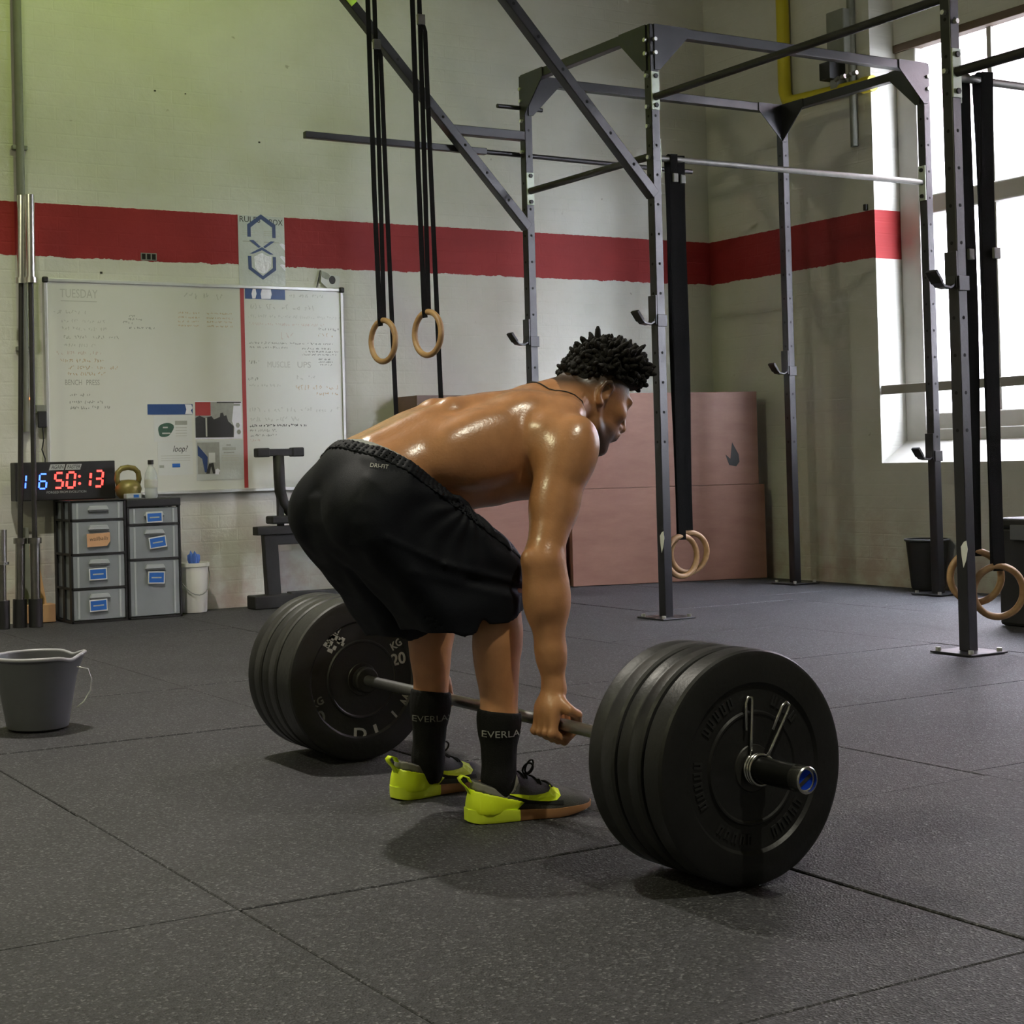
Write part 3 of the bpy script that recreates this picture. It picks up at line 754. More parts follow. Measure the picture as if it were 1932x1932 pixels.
# ================================================================== PLYWOOD BOXES
bx0 = Vector((5.985, 8.315, 0)); bx1 = Vector((7.335, 7.97, 0))
bd = (bx1 - bx0).normalized(); bn = Vector((-bd.y, bd.x, 0)) * 1.0
ang = math.atan2(bd.y, bd.x)
RZ = Matrix.Rotation(ang, 3, 'Z')
def ply_box(start, ln, z0, z1, lab, depth=.24, mat='ply'):
    a = bx0 + bd*start
    c = a + bd*(ln/2) + bn*(depth/2)
    t = thing('plywood_box', (c.x, c.y, z0), lab, 'box', 'plywood boxes stacked against the back wall')
    th = .018
    def P(name, cx, cy, cz, sx, sy, sz):
        MB().box(Vector((c.x, c.y, 0)) + RZ @ Vector((cx, cy, 0)) + Vector((0, 0, cz)), (sx, sy, sz), RZ).part(name, M[mat], t, bevel=.002, seg=1)
    zm, hz = (z0+z1)/2, z1-z0
    P('front_panel', 0, -depth/2+th/2, zm, ln, th, hz)
    P('back_panel', 0, depth/2-th/2, zm, ln, th, hz)
    P('side_panel', -ln/2+th/2, 0, zm, th, depth-2*th, hz); P('side_panel', ln/2-th/2, 0, zm, th, depth-2*th, hz)
    P('top_panel', 0, 0, z1-th/2, ln-2*th, depth-2*th, th)
    return t, c
ply_box(0.006, 1.384, 0, .628, 'lower right plywood box with its end near the corner')
t2, c2 = ply_box(-.02, 1.37, .63, 1.248, 'upper right plywood box with a dark leaf-shaped mark')
lf = c2 + bd*.50 - bn*(.121)
MB().prism([(-.055, .03), (-.02, .0), (-.005, .11), (.04, .03), (.045, -.02), (.02, -.05), (-.03, -.04)], (lf.x, lf.y, .80), bd, (0,0,1), .002).part('printed_mark', M['ink'], t2)
def ply_plain(x0, x1, z0, z1, y, lab, mat):
    t = thing('plywood_box', ((x0+x1)/2, y, z0), lab, 'box', 'plywood boxes stacked against the back wall')
    yb = WB - .01
    MB().mm((x0, y, z0), (x1, y+.018, z1)).part('front_panel', M[mat], t, bevel=.002, seg=1)
    MB().mm((x0, y+.018, z0), (x0+.018, yb, z1)).part('side_panel', M[mat], t, bevel=.002, seg=1)
    MB().mm((x1-.018, y+.018, z0), (x1, yb, z1)).part('side_panel', M[mat], t, bevel=.002, seg=1)
    MB().mm((x0+.018, y+.018, z1-.018), (x1-.018, yb, z1)).part('top_panel', M[mat], t, bevel=.002, seg=1)
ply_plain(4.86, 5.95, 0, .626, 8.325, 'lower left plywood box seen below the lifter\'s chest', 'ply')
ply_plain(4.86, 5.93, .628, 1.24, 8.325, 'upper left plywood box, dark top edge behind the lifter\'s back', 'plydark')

# ================================================================== BINS AT RIGHT
t = thing('black_bin', (7.312, 6.585, 0), 'tapered black bin standing behind the window post', 'bin')
MB().lathe([(.001, .004), (.090, .004), (.096, .02), (.120, .285), (.130, .292), (.130, .30), (.116, .30), (.092, .03), (.001, .03)], (7.312, 6.585, 0), n=40).part('tub', M['black'], t, smooth=30)
MB().torus((7.312, 6.585, .297), (0,0,1), .125, .006, 40, 8).part('rim', M['bucketg'], t, smooth=True)
t = thing('storage_crate', (6.38, 4.78, 0), 'large black storage crate at the right edge behind the nearest post', 'crate')
MB().mm((6.06, 4.52, 0), (6.70, 5.04, .455)).part('body', M['black'], t, bevel=.015)
MB().mm((6.045, 4.505, .455), (6.715, 5.055, .50)).part('lid', M['blackmat'], t, bevel=.012)
for s_ in (4.65, 4.91): MB().mm((6.035, s_-.04, .40), (6.06, s_+.04, .47)).part('latch', M['bucketg'], t, bevel=.004)
# ================================================================== WHITEBOARD
YW = WB - .03        # board face
UX, UZ = Vector((1,0,0)), Vector((0,0,1))
wb = thing('whiteboard', (3.54, WB, .685), 'large wall whiteboard covered in faded marker writing', 'whiteboard')
BX0, BX1, BZ0, BZ1 = 2.605, 4.482, .683, 1.906
panel = MB().mm((BX0, YW, BZ0), (BX1, WB, BZ1)).part('panel', M['board'], wb)
fw_ = .016
for a, b in (((BX0-.004, YW-.008, BZ1-fw_), (BX1+.004, WB, BZ1+.004)), ((BX0-.004, YW-.008, BZ0-.004), (BX1+.004, WB, BZ0+fw_)), ((BX0-.004, YW-.008, BZ0+fw_), (BX0+fw_, WB, BZ1-fw_)), ((BX1-fw_, YW-.008, BZ0+fw_), (BX1+.004, WB, BZ1-fw_))):
    MB().mm(a, b).part('frame_rail', M['alu'], wb, bevel=.003)
for x in (BX0+.006, BX1-.006):
    for z in (BZ0+.006, BZ1-.006):
        MB().box((x, YW-.004, z), (.034, .026, .034)).part('corner_cap', M['black'], wb, bevel=.008)
MB().mm((3.797, YW-.0015, BZ0+.02), (3.822, YW, BZ1-.014)).part('red_tape', M['red'], wb)

def scribble(name, x0, x1, z, hgt, mat, wordlen=(.03, .09), th=.0042, parent=None):
    """one line of hand lettering: short strokes, not legible in the photograph"""
    mb = MB(); x = x0
    while x < x1:
        wl = random.uniform(*wordlen); e = min(x + wl, x1)
        while x < e:
            w = hgt*random.uniform(.45, .7)
            k = random.randint(2, 3)
            pts = [(x + w*random.random(), z + hgt*(random.random()-.5)) for _ in range(k+1)]
            for p, q in zip(pts[:-1], pts[1:]):
                a, b = Vector((p[0], YW-.0006, p[1])), Vector((q[0], YW-.0006, q[1]))
                d = b - a
                if d.length < .004: continue
                s = d.normalized().cross(Vector((0,1,0)))*(th/2)
                mb.add([a-s, b-s, b+s, a+s], [(0,1,2,3)])
            x += w*1.15
        x += hgt*.7
    if mb.v: return mb.part(name, M[mat], parent or panel, kind='stuff')

def wtext(s, x0, x1, z, size, mat, extra=.0008):
    return text('handwriting', s, size, ((x0+x1)/2, YW-.0006, z), UX, UZ, M[mat], panel, extrude=.0002, width=x1-x0)
wtext('TUESDAY', 2.695, 2.915, 1.825, .07, 'fadeink')
MB().mm((2.70, YW-.0008, 1.782), (2.91, YW, 1.787)).part('underline', M['fadeink'], panel)
scribble('handwriting', 2.655, 2.838, 1.723, .026, 'fadeink')
for z, xa, xb, m in ((1.672, 2.70, 2.95, 'fadeink'), (1.630, 2.70, 2.97, 'fadeink'), (1.582, 2.71, 3.02, 'midink'), (1.535, 2.71, 2.90, 'fadeink'), (1.492, 2.66, 2.93, 'redink'), (1.448, 2.69, 2.95, 'oraink'), (1.410, 2.72, 3.04, 'oraink'), (1.375, 2.73, 2.95, 'oraink')):
    scribble('handwriting', xa, xb, z, .022, m, th=.003)
wtext('BENCH', 2.715, 2.812, 1.324, .044, 'midink'); wtext('PRESS', 2.838, 2.915, 1.324, .044, 'midink')
for z, xa, xb in ((1.254, 2.735, 2.862), (1.214, 2.735, 2.935), (1.184, 2.742, 2.985)): scribble('handwriting', xa, xb, z, .020, 'grayink', th=.004)
for z, xa, xb in ((1.708, 3.098, 3.13), (1.690, 3.095, 3.17), (1.668, 3.095, 3.12), (1.672, 3.062, 3.085), (1.640, 3.10, 3.252)): scribble('handwriting', xa, xb, z, .014, 'grayink', (.02, .05), .004)
scribble('handwriting', 3.44, 3.70, 1.835, .04, 'fadeink')
for z in (1.735, 1.708, 1.685, 1.66):
    scribble('handwriting', 3.40, 3.53, z, .012, 'oraink', (.02, .05), .003); scribble('handwriting', 3.58, 3.74, z, .012, 'oraink', (.02, .05), .003)
scribble('handwriting', 4.12, 4.345, 1.857, .022, 'fadeink')
scribble('handwriting', 3.85, 4.03, 1.786, .036, 'fadeink'); scribble('handwriting', 4.07, 4.29, 1.786, .036, 'fadeink')
scribble('handwriting', 3.845, 4.455, 1.727, .020, 'fadeink', th=.003); scribble('handwriting', 3.852, 4.347, 1.680, .018, 'redink', th=.003)
scribble('handwriting', 4.312, 4.44, 1.655, .020, 'grayink', (.05, .08), .0045)
scribble('handwriting', 4.05, 4.16, 1.612, .05, 'redink', th=.003); scribble('handwriting', 4.30, 4.40, 1.618, .03, 'oraink', th=.003)
scribble('handwriting', 3.845, 4.40, 1.566, .013, 'grayink', (.03, .08), .0035); scribble('handwriting', 3.845, 4.10, 1.540, .014, 'midink', th=.0035)
for z, xa, xb in ((1.536, 4.20, 4.40), (1.518, 4.22, 4.44), (1.500, 4.20, 4.43), (1.472, 4.31, 4.40), (1.455, 4.31, 4.40), (1.438, 4.31, 4.40)): scribble('handwriting', xa, xb, z, .012, 'grayink', (.02, .06), .0038)
wtext('MUSCLE', 3.965, 4.115, 1.436, .052, 'fadeink'); wtext('UPS', 4.165, 4.255, 1.436, .052, 'fadeink')
scribble('handwriting', 3.84, 3.92, 1.452, .025, 'midink'); scribble('handwriting', 3.835, 3.915, 1.352, .022, 'midink'); scribble('handwriting', 4.16, 4.28, 1.362, .03, 'fadeink')
scribble('handwriting', 3.84, 4.05, 1.312, .018, 'fadeink'); scribble('handwriting', 4.15, 4.44, 1.300, .03, 'oraink', th=.003); scribble('handwriting', 4.29, 4.44, 1.262, .02, 'oraink')
scribble('handwriting', 3.835, 4.44, 1.165, .032, 'fadeink'); scribble('handwriting', 3.84, 4.185, 1.110, .03, 'fadeink')
scribble('handwriting', 3.838, 4.22, 1.071, .016, 'ink', (.03, .09), .0042); scribble('handwriting', 3.84, 4.02, 1.042, .016, 'midink'); scribble('handwriting', 3.84, 4.03, 1.013, .016, 'grayink'); scribble('handwriting', 3.84, 3.92, .985, .016, 'redink')

def sheet(name, x0, x1, z0, z1, mat, lab, cat='paper', y=None, group=None, th=.0012):
    y = YW - .0006 if y is None else y
    t = thing(name, ((x0+x1)/2, y, z0), lab, cat, group)
    MB().mm((x0, y-th, z0), (x1, y, z1)).part('sheet', M[mat], t)
    return t, y - th
def patch(t, y, x0, x1, z0, z1, mat, name='print', dy=.0006):
    return MB().mm((x0, y-dy, z0), (x1, y, z1)).part(name, M[mat], t)
t, y = sheet('header_strip', 3.829, 4.093, 1.829, 1.893, 'blue', 'blue header strip with painted glare at the top beside the red tape')
for a, b in ((3.876, 3.900), (3.936, 4.0)):
    MB().prism([(a, 1.831), (b-.004, 1.832), (b+.004, 1.86), (b-.002, 1.892), (a+.004, 1.891), (a-.005, 1.86)], (0, y-.0004, 0), UX, UZ, .0006).part('painted_sheen', M['glare_gloss'], t)  # window glare painted as pale patches on the blue strip
t, y = sheet('header_strip', 3.199, 3.478, 1.141, 1.201, 'blue', 'blue header strip above the green logo sheet')
MB().prism([(3.43, 1.143), (3.477, 1.142), (3.466, 1.165), (3.477, 1.178), (3.470, 1.198), (3.43, 1.199), (3.438, 1.17)], (0, y-.0004, 0), UX, UZ, .0006).part('painted_sheen', M['glare_gloss'], t)  # glare at the strip's right end, painted as a pale shape
t, y = sheet('notice_sheet', 3.236, 3.470, .984, 1.137, 'paper', 'white notice with a round dark green logo', 'notice')
MB().prism([(3.307+.046*math.cos(a)*(1+.12*math.sin(3*a))+.012*math.sin(a), 1.052+.045*math.sin(a)*(1+.1*math.cos(2*a))) for a in [2*math.pi*k/22 for k in range(22)]], (0, y-.0003, 0), UX, UZ, .0006).part('logo', M['green'], t)
patch(t, y, 3.285, 3.335, 1.028, 1.036, 'fadeink', 'logo_mark', .0012); patch(t, y, 3.29, 3.32, 1.062, 1.070, 'fadeink', 'logo_mark', .0012)
patch(t, y, 3.366, 3.441, 1.080, 1.104, 'midink', 'heading'); 
for k in range(4): patch(t, y, 3.368, 3.438, 1.062-.016*k, 1.066-.016*k, 'fadeink', 'text_line')
t, y = sheet('notice_sheet', 3.256, 3.472, .79, .980, 'paper', 'white notice with a handwritten heading and small blue button', 'notice')
text('heading', 'loop?', .05, (3.392, y-.0004, .940), UX, UZ, M['ink'], t, .0002, shear=.3, width=.092)
for k in range(3): patch(t, y, 3.275, 3.455, .900-.014*k, .903-.014*k, 'fadeink', 'text_line')
patch(t, y, 3.343, 3.392, .834, .856, 'bluelab', 'button'); patch(t, y, 3.264, 3.292, .832, .848, 'midink', 'stamp')
t, y = sheet('photo_print', 3.490, 3.790, .995, 1.217, 'glare_gloss', 'glossy photo print of people with a red corner', 'photo')
MB().prism([(3.492, 1.004), (3.735, 1.004), (3.74, 1.06), (3.725, 1.10), (3.74, 1.213), (3.60, 1.213), (3.492, 1.213)], (0, y-.0003, 0), UX, UZ, .0006).part('picture', M['grayink'], t)
patch(t, y, 3.494, 3.590, 1.133, 1.212, 'red', 'red_corner', .0010)
MB().prism([(3.493, 1.005), (3.733, 1.005), (3.735, 1.07), (3.70, 1.10), (3.69, 1.135), (3.675, 1.13), (3.668, 1.15), (3.652, 1.148), (3.648, 1.125), (3.61, 1.11), (3.595, 1.13), (3.55, 1.12), (3.52, 1.133), (3.493, 1.12)], (0, y-.0008, 0), UX, UZ, .0006).part('crowd', M['ink'], t)
patch(t, y, 3.63, 3.785, 1.207, 1.214, 'ink', 'caption', .0012); patch(t, y, 3.70, 3.78, 1.19, 1.203, 'grayink', 'caption', .0012)
patch(t, y, 3.556, 3.566, 1.01, 1.12, 'fadeink', 'pole', .0014)
for cx, cz in ((3.762, 1.075), (3.768, 1.035)):
    MB().prism([(cx+.014*math.cos(k*math.pi/3), cz+.016*math.sin(k*math.pi/3)) for k in range(6)], (0, y-.0008, 0), UX, UZ, .0006).part('hexagon', M['grayink'], t)
t, y = sheet('photo_print', 3.494, 3.794, .754, .988, 'glossp', 'glossy flyer with a lifter photo on its left half', 'flyer')
patch(t, y, 3.501, 3.641, .790, .976, 'grayink', 'picture'); 
MB().prism([(3.503, .96), (3.53, .93), (3.565, .89), (3.56, .80), (3.545, .80), (3.53, .88), (3.503, .90)], (0, y-.0008, 0), UX, UZ, .0006).part('blue_figure', M['navy'], t)
MB().prism([(3.552, .792), (3.572, .85), (3.60, .856), (3.612, .792), (3.596, .792), (3.585, .835), (3.575, .792)], (0, y-.0010, 0), UX, UZ, .0006).part('dark_trousers', M['ink'], t)
patch(t, y, 3.572, 3.612, .857, .915, 'paper', 'white_shirt', .0010)
MB().prism([(3.61, .787), (3.632, .785), (3.642, .81), (3.628, .822), (3.612, .815)], (0, y-.0012, 0), UX, UZ, .0006).part('glare_spot', M['glare_gloss'], t)  # small glare painted at the foot of the picture
patch(t, y, 3.687, 3.715, .953, .963, 'grayink', 'heading'); patch(t, y, 3.660, 3.745, .928, .945, 'midink', 'heading'); patch(t, y, 3.668, 3.735, .910, .918, 'grayink', 'heading')
for k in range(3): patch(t, y, 3.655, 3.765, .895-.014*k, .899-.014*k, 'fadeink', 'text_line')

# poster over the red band
t, y = sheet('rules_poster', 3.806, 4.112, 1.915, 2.334, 'glossp', 'clear laminated rules poster with two blue hexagon emblems', 'poster', y=WB-.002)
text('heading', 'RULES', .05, (3.884, y-.0006, 2.308), UX, UZ, M['ink'], t, .0003, width=.135)
text('heading', 'BOX', .05, (4.055, y-.0006, 2.298), UX, UZ, M['ink'], t, .0003, width=.088)
def hexband(poly, mat='navy', dy=.0012):
    MB().prism(poly, (0, y-dy, 0), UX, UZ, .001).part('emblem_stroke', M[mat], t)
hexband([(3.866, 2.205), (3.888, 2.205), (3.888, 2.262), (3.957, 2.315), (4.030, 2.268), (4.030, 2.205), (4.052, 2.205), (4.052, 2.284), (3.957, 2.344), (3.866, 2.279)])
hexband([(3.876, 2.186), (3.905, 2.186), (3.952, 2.148), (3.938, 2.140)]); hexband([(4.046, 2.184), (4.018, 2.184), (3.968, 2.148), (3.980, 2.140)])
hexband([(3.878, 2.104), (3.900, 2.104), (3.960, 2.128), (4.010, 2.104), (4.036, 2.104), (3.960, 2.146)])
hexband([(3.866, 2.090), (3.888, 2.090), (3.890, 2.022), (3.962, 1.972), (4.030, 2.022), (4.030, 2.090), (4.050, 2.090), (4.050, 2.010), (3.962, 1.950), (3.868, 2.012)])
MB().prism([(3.905, 2.085), (3.93, 2.10), (3.96, 2.112), (3.99, 2.095), (4.02, 2.09), (4.015, 2.03), (3.99, 2.0), (3.965, 1.985), (3.935, 1.995), (3.91, 2.02)], (0, y-.0014, 0), UX, UZ, .0008).part('painted_glare', M['glare_gloss'], t)  # reflection over the lower emblem, painted as a pale blot
for z in (2.155, 2.08, 2.03):
    MB().prism([(4.112, z-.025), (4.075, z+.012), (4.09, z+.02), (4.112, z+.012)], (0, y-.001, 0), UX, UZ, .0008).part('painted_glare', M['glare_gloss'], t)  # pale wedges painted as glare along the poster's right edge
for xa, xb in ((3.835, 3.935), (3.975, 4.075)):
    for k in range(3): patch(t, y, xa, xb-.02*(k % 2), 2.240-.012*k, 2.244-.012*k, 'fadeink', 'text_line')
    patch(t, y, xa, xb, 2.175, 2.179, 'midink', 'text_line')
t = thing('small_card', (4.39, WB-.012, 1.912), 'small crumpled card with a dark emblem propped on the whiteboard edge', 'card')
MB().prism([(4.352, 2.022), (4.40, 2.0), (4.478, 1.985), (4.47, 1.915), (4.39, 1.913), (4.345, 1.95)], (0, WB-.012, 0), UX, UZ, .003).part('card', M['paper'], t)
MB().prism([(4.35, 2.02), (4.395, 2.003), (4.41, 1.99), (4.40, 1.965), (4.375, 1.97), (4.352, 1.985)], (0, WB-.0145, 0), UX, UZ, .002).part('flag_print', M['midink'], t)
MB().prism([(4.425+.022*math.cos(a), 1.963+.026*math.sin(a)) for a in [2*math.pi*k/14 for k in range(14)]], (0, WB-.0145, 0), UX, UZ, .002).part('emblem', M['ink'], t)
MB().bar((4.318, WB-.012, 1.912), (4.345, WB-.012, 2.02), .006, .004).part('stick', M['ink'], t)

# ================================================================== STORAGE TOWERS
TY0, TY1 = 8.25, 8.545
def tower(x0, x1, top, cells, cap, lab, labels):
    t = thing('drawer_tower', ((x0+x1)/2, (TY0+TY1)/2, 0), lab, 'drawers')
    fr = MB()
    th = .011
    for a, b in ((x0, x0+th), (x1-th, x1)):
        for ya, yb in ((TY0, TY0+.035), (TY1-.035, TY1), (TY0+.13, TY0+.16)): fr.mm((a, ya, 0), (b, yb, top))
    zs = sorted(set([0.0] + [c[1] for c in cells]))
    fr.mm((x0, TY1-.006, 0), (x1, TY1, top))
    fr.mm((x0, TY0, 0), (x1, TY1, .012))
    for c in cells[1:]: fr.mm((x0, TY0, c[1]+.0005), (x1, TY1, c[1]+.0125))
    fr.part('frame', M['black'], t, bevel=.002, seg=1)
    MB().mm((x0-.003, TY0-.006, top-cap), (x1+.003, TY1, top)).part('top_board', M['black'], t, bevel=.006)
    for k, (za, zb) in enumerate(cells):
        a, b, c, d = x0+th+.002, x1-th-.002, za+.002, zb-.002
        dr = MB()
        yf = TY0 + .004
        dr.mm((a, yf, c), (b, yf+.006, d)); dr.mm((a, yf+.006, c), (a+.005, TY1-.01, d)); dr.mm((b-.005, yf+.006, c), (b, TY1-.01, d)); dr.mm((a+.005, yf+.006, c), (b-.005, TY1-.01, c+.005))
        dro = dr.part('drawer', M['drawer'], t, bevel=.002, seg=1)
        for ea, eb in ((a+.022, a+.034), (b-.034, b-.022)): MB().mm((ea, yf-.003, c+.006), (eb, yf, d-.006)).part('rib', M['drawerrim'], dro, bevel=.001, seg=1)
        mx = (a+b)/2; hw = .06
        MB().prism([(mx-hw, d-.045), (mx+hw, d-.045), (mx+hw-.012, d-.022), (mx-hw+.012, d-.022)], (0, yf-.006, 0), UX, UZ, .014).part('handle', M['drawerrim'], dro, bevel=.002, seg=1)
        MB().mm((mx-hw+.004, yf-.0125, d-.052), (mx+hw-.004, yf-.001, d-.046)).part('handle', M['bucketg'], dro)
        if labels[k]:
            lx0, lx1, lz0, lz1, m, rot = labels[k]
            c0 = Vector(((lx0+lx1)/2, yf-.014, (lz0+lz1)/2)); w, hh = lx1-lx0, lz1-lz0
            ca, sa = math.cos(rot), math.sin(rot); u = Vector((ca, 0, sa)); v = Vector((-sa, 0, ca))
            if m == 'blue':
                l = MB().prism([(-w/2, -hh/2), (w/2, -hh/2), (w/2, hh/2), (-w/2, hh/2)], c0, u, v, .0015).part('label', M['paper'], dro, label='white bordered blue label')
                MB().prism([(-w/2+.006, -hh/2+.006), (w/2-.006, -hh/2+.006), (w/2-.006, hh/2-.006), (-w/2+.006, hh/2-.006)], c0 - Vector((0, .001, 0)), u, v, .001).part('label', M['bluelab'], dro)
                MB().prism([(-w*.3, -.004), (w*.3, -.004), (w*.3, .003), (-w*.3, .003)], c0 - Vector((0, .0018, 0)), u, v, .0006).part('label', M['silver'], dro)
            else:
                MB().prism([(-w/2, -hh/2), (w/2-.02, -hh/2), (w/2, -hh/2+.025), (w/2, hh/2), (-w/2, hh/2)], c0, u, v, .002).part('label', M['cardboard'], dro, label='tan card label')
                text('label', 'wallballs', .03, c0 - Vector((0, .0014, -.006)), u, v, M['frameb'], dro, .0002, shear=.2, width=w*.8)
    return t
tower(2.628, 2.945, .668, [(.556, .658), (.370, .552), (.184, .366), (.014, .180)], .009, 'black four-drawer plastic tower under the timer',
      [None, (2.717, 2.848, .413, .485, 'tan', .03), (2.725, 2.826, .231, .295, 'blue', .02), (2.724, 2.825, .061, .125, 'blue', .03)])
tower(2.952, 3.264, .664, [(.521, .615), (.328, .515), (.014, .322)], .046, 'black three-drawer plastic tower beside the white bucket',
      [(3.060, 3.155, .531, .588, 'blue', .02), (3.073, 3.174, .389, .452, 'blue', .12), (3.062, 3.160, .192, .259, 'blue', -.04)])
# timer
TX0, TX1, TZ0, TZ1 = 2.385, 2.955, .669, .880
tm = thing('led_timer', (2.67, 8.47, TZ0), 'black interval timer with blue and red lit digits', 'timer')
MB().mm((TX0, 8.440, TZ0), (TX1, 8.53, TZ1)).part('housing', M['black'], tm, bevel=.004)
TF = 8.4395
SEG = {'0': 'abcdef', '1': 'bc', '3': 'abgcd', '5': 'afgcd', '6': 'afgedc', 'L': 'edf', 'l': 'fed'}
def digit(ch, x0, x1, z0, z1, mat, th=.0095, segs=None):
    sh = .10
    for s in (segs or SEG[ch]):
        zm = (z0+z1)/2; g = .002
        ends = {'a': ((x0, z1), (x1, z1)), 'd': ((x0, z0), (x1, z0)), 'g': ((x0, zm), (x1, zm)), 'f': ((x0, zm), (x0, z1)), 'b': ((x1, zm), (x1, z1)), 'e': ((x0, z0), (x0, zm)), 'c': ((x1, z0), (x1, zm))}[s]
        (ax, az), (bx, bz) = ends
        a = Vector((ax + sh*(az-z0), TF-.001, az)); b = Vector((bx + sh*(bz-z0), TF-.001, bz)); d = (b-a).normalized()
        MB().bar(a + d*(th*.35+g), b - d*(th*.35+g), th, .003, side=d.cross(Vector((0,1,0)))).part('digit_segment', M[mat], tm)
k = .985; ox = -.012
digit('1', 2.440, 2.474, .735, .812, 'ledb', .0075, 'fe'); digit('6', 2.516, 2.556, .735, .815, 'ledb', .0085)
digit('5', 2.604, 2.648, .736, .818, 'ledr', .0115); digit('0', 2.672, 2.716, .736, .820, 'ledr', .0115)
digit('1', 2.765, 2.806, .738, .820, 'ledr', .0125, 'bc'); digit('3', 2.833, 2.876, .738, .824, 'ledr', .0115)
for z in (.757, .797): MB().cyl((2.747, TF-.003, z), (2.747, TF, z), .0075, n=12).part('colon_dot', M['ledr'], tm)
for xa, xb, s in ((2.580, 2.664, 'AGAIN'), (2.672, 2.758, 'FASTER')):
    MB().prism([(xa-.006, .834), (xb-.006, .834), (xb+.004, .866), (xa+.004, .866)], (0, TF-.0006, 0), UX, UZ, .001).part('brand_block', M['silver'], tm)
    text('lettering', s, .030, ((xa+xb)/2, TF-.0016, .850), UX, UZ, M['ink'], tm, .0002, shear=.25, width=(xb-xa)*.86)
text('lettering', 'FORGED FROM EVOLUTION', .018, (2.672, TF-.0008, .712), UX, UZ, M['silver'], tm, .0002, width=.225)
# power adapter and cable left of the board
pa = thing('power_adapter', (2.57, WB, 1.07), 'black plug-in adapter with trailing cable at the whiteboard\'s left edge', 'adapter')
MB().mm((2.548, WB-.06, 1.072), (2.598, WB-.038, 1.165)).part('body', M['black'], pa, bevel=.006)
MB().mm((2.54, WB-.038, 1.15), (2.60, WB, 1.20)).part('socket', M['greypaint'], pa, bevel=.004)
MB().tube([(2.575, WB-.05, 1.075), (2.578, WB-.05, 1.0), (2.568, WB-.05, .95), (2.585, WB-.05, .90), (2.58, WB-.06, .86)], .004, 6).part('cable', M['black'], pa)
ps = thing('power_socket', (2.50, WB, 1.09), 'white wall socket with a small orange light behind the stored barbells', 'socket')
MB().mm((2.478, WB-.03, 1.095), (2.535, WB, 1.28)).part('plate', M['paper'], ps, bevel=.004)
MB().cyl((2.513, WB-.036, 1.235), (2.513, WB-.03, 1.235), .007, n=10).part('indicator', M['ledo'], ps)

# kettlebell, bottle and box on the towers
kb = thing('kettlebell', (3.0, 8.36, .664), 'brass coloured kettlebell with a thick handle on the drawer tower', 'kettlebell')
MB().lathe([(.001, 0), (.045, 0), (.066, .022), (.075, .055), (.066, .085), (.04, .105), (.001, .108)], (3.005, 8.37, .664), n=28).part('bell', M['brass'], kb, smooth=40)
MB().tube([(2.952, 8.37, .735), (2.940, 8.37, .775), (2.945, 8.37, .812), (2.968, 8.37, .834), (3.005, 8.37, .840), (3.042, 8.37, .834), (3.065, 8.37, .812), (3.070, 8.37, .775), (3.058, 8.37, .735)], .0155, 12).part('handle', M['brass'], kb, smooth=True)
wbt = thing('water_bottle', (3.115, 8.31, .664), 'clear plastic water bottle with a dark cap', 'bottle')
MB().lathe([(.001, 0), (.033, 0), (.037, .012), (.035, .05), (.037, .10), (.035, .135), (.018, .172), (.0135, .178), (.0135, .19)], (3.118, 8.31, .664), n=24).part('bottle_body', M['clear'], wbt, smooth=40)
MB().cyl((3.118, 8.31, .853), (3.118, 8.31, .878), .0165, n=16).part('cap', M['black'], wbt, smooth=40)
MB().lathe([(.0375, .06), (.0378, .06), (.0378, .105), (.0375, .105)], (3.118, 8.31, .664), n=24).part('wrapper', M['fadeink'], wbt, smooth=40)
pk = thing('clear_packet', (3.0, 8.285, .664), 'small clear packet with a blue mark lying in front of the kettlebell', 'packet')
MB().box((2.998, 8.282, .680), (.09, .05, .03)).part('packet', M['clear'], pk, bevel=.006)
MB().box((3.01, 8.2565, .680), (.03, .002, .016)).part('mark', M['bluelab'], pk)

# white bucket with cloth
wbk = thing('white_bucket', (3.40, 8.42, 0), 'white plastic bucket on the floor beside the drawer tower', 'bucket')
BX, BY = 3.40, 8.43
MB().lathe([(.001, .002), (.078, .002), (.082, .01), (.092, .262), (.100, .265), (.100, .285), (.088, .285), (.088, .27), (.076, .02), (.001, .02)], (BX, BY, 0), n=40).part('tub', M['bucketw'], wbk, smooth=30)
MB().tube([(BX-.10*math.cos(a), BY-.103*math.sin(a)*1.0, .255-.15*math.sin(a)) for a in [math.pi*k/14 for k in range(15)]], .003, 6).part('handle', M['greypaint'], wbk, smooth=True)
clth = thing('blue_cloth', (BX-.01, BY-.05, .285), 'crumpled blue cloth poking out of the white bucket', 'cloth')
mb = MB()
for k in range(7):
    a = k*.9; mb.lathe([(.001, .05+.01*(k % 3)), (.012, .045), (.018, .02), (.014, -.03), (.001, -.04)], (BX-.012+.016*math.cos(a), BY-.06+.014*math.sin(a), .288), (.25*math.cos(a), .25*math.sin(a), 1), 8)
mb.part('fold', M['cloth'], clth, smooth=True)

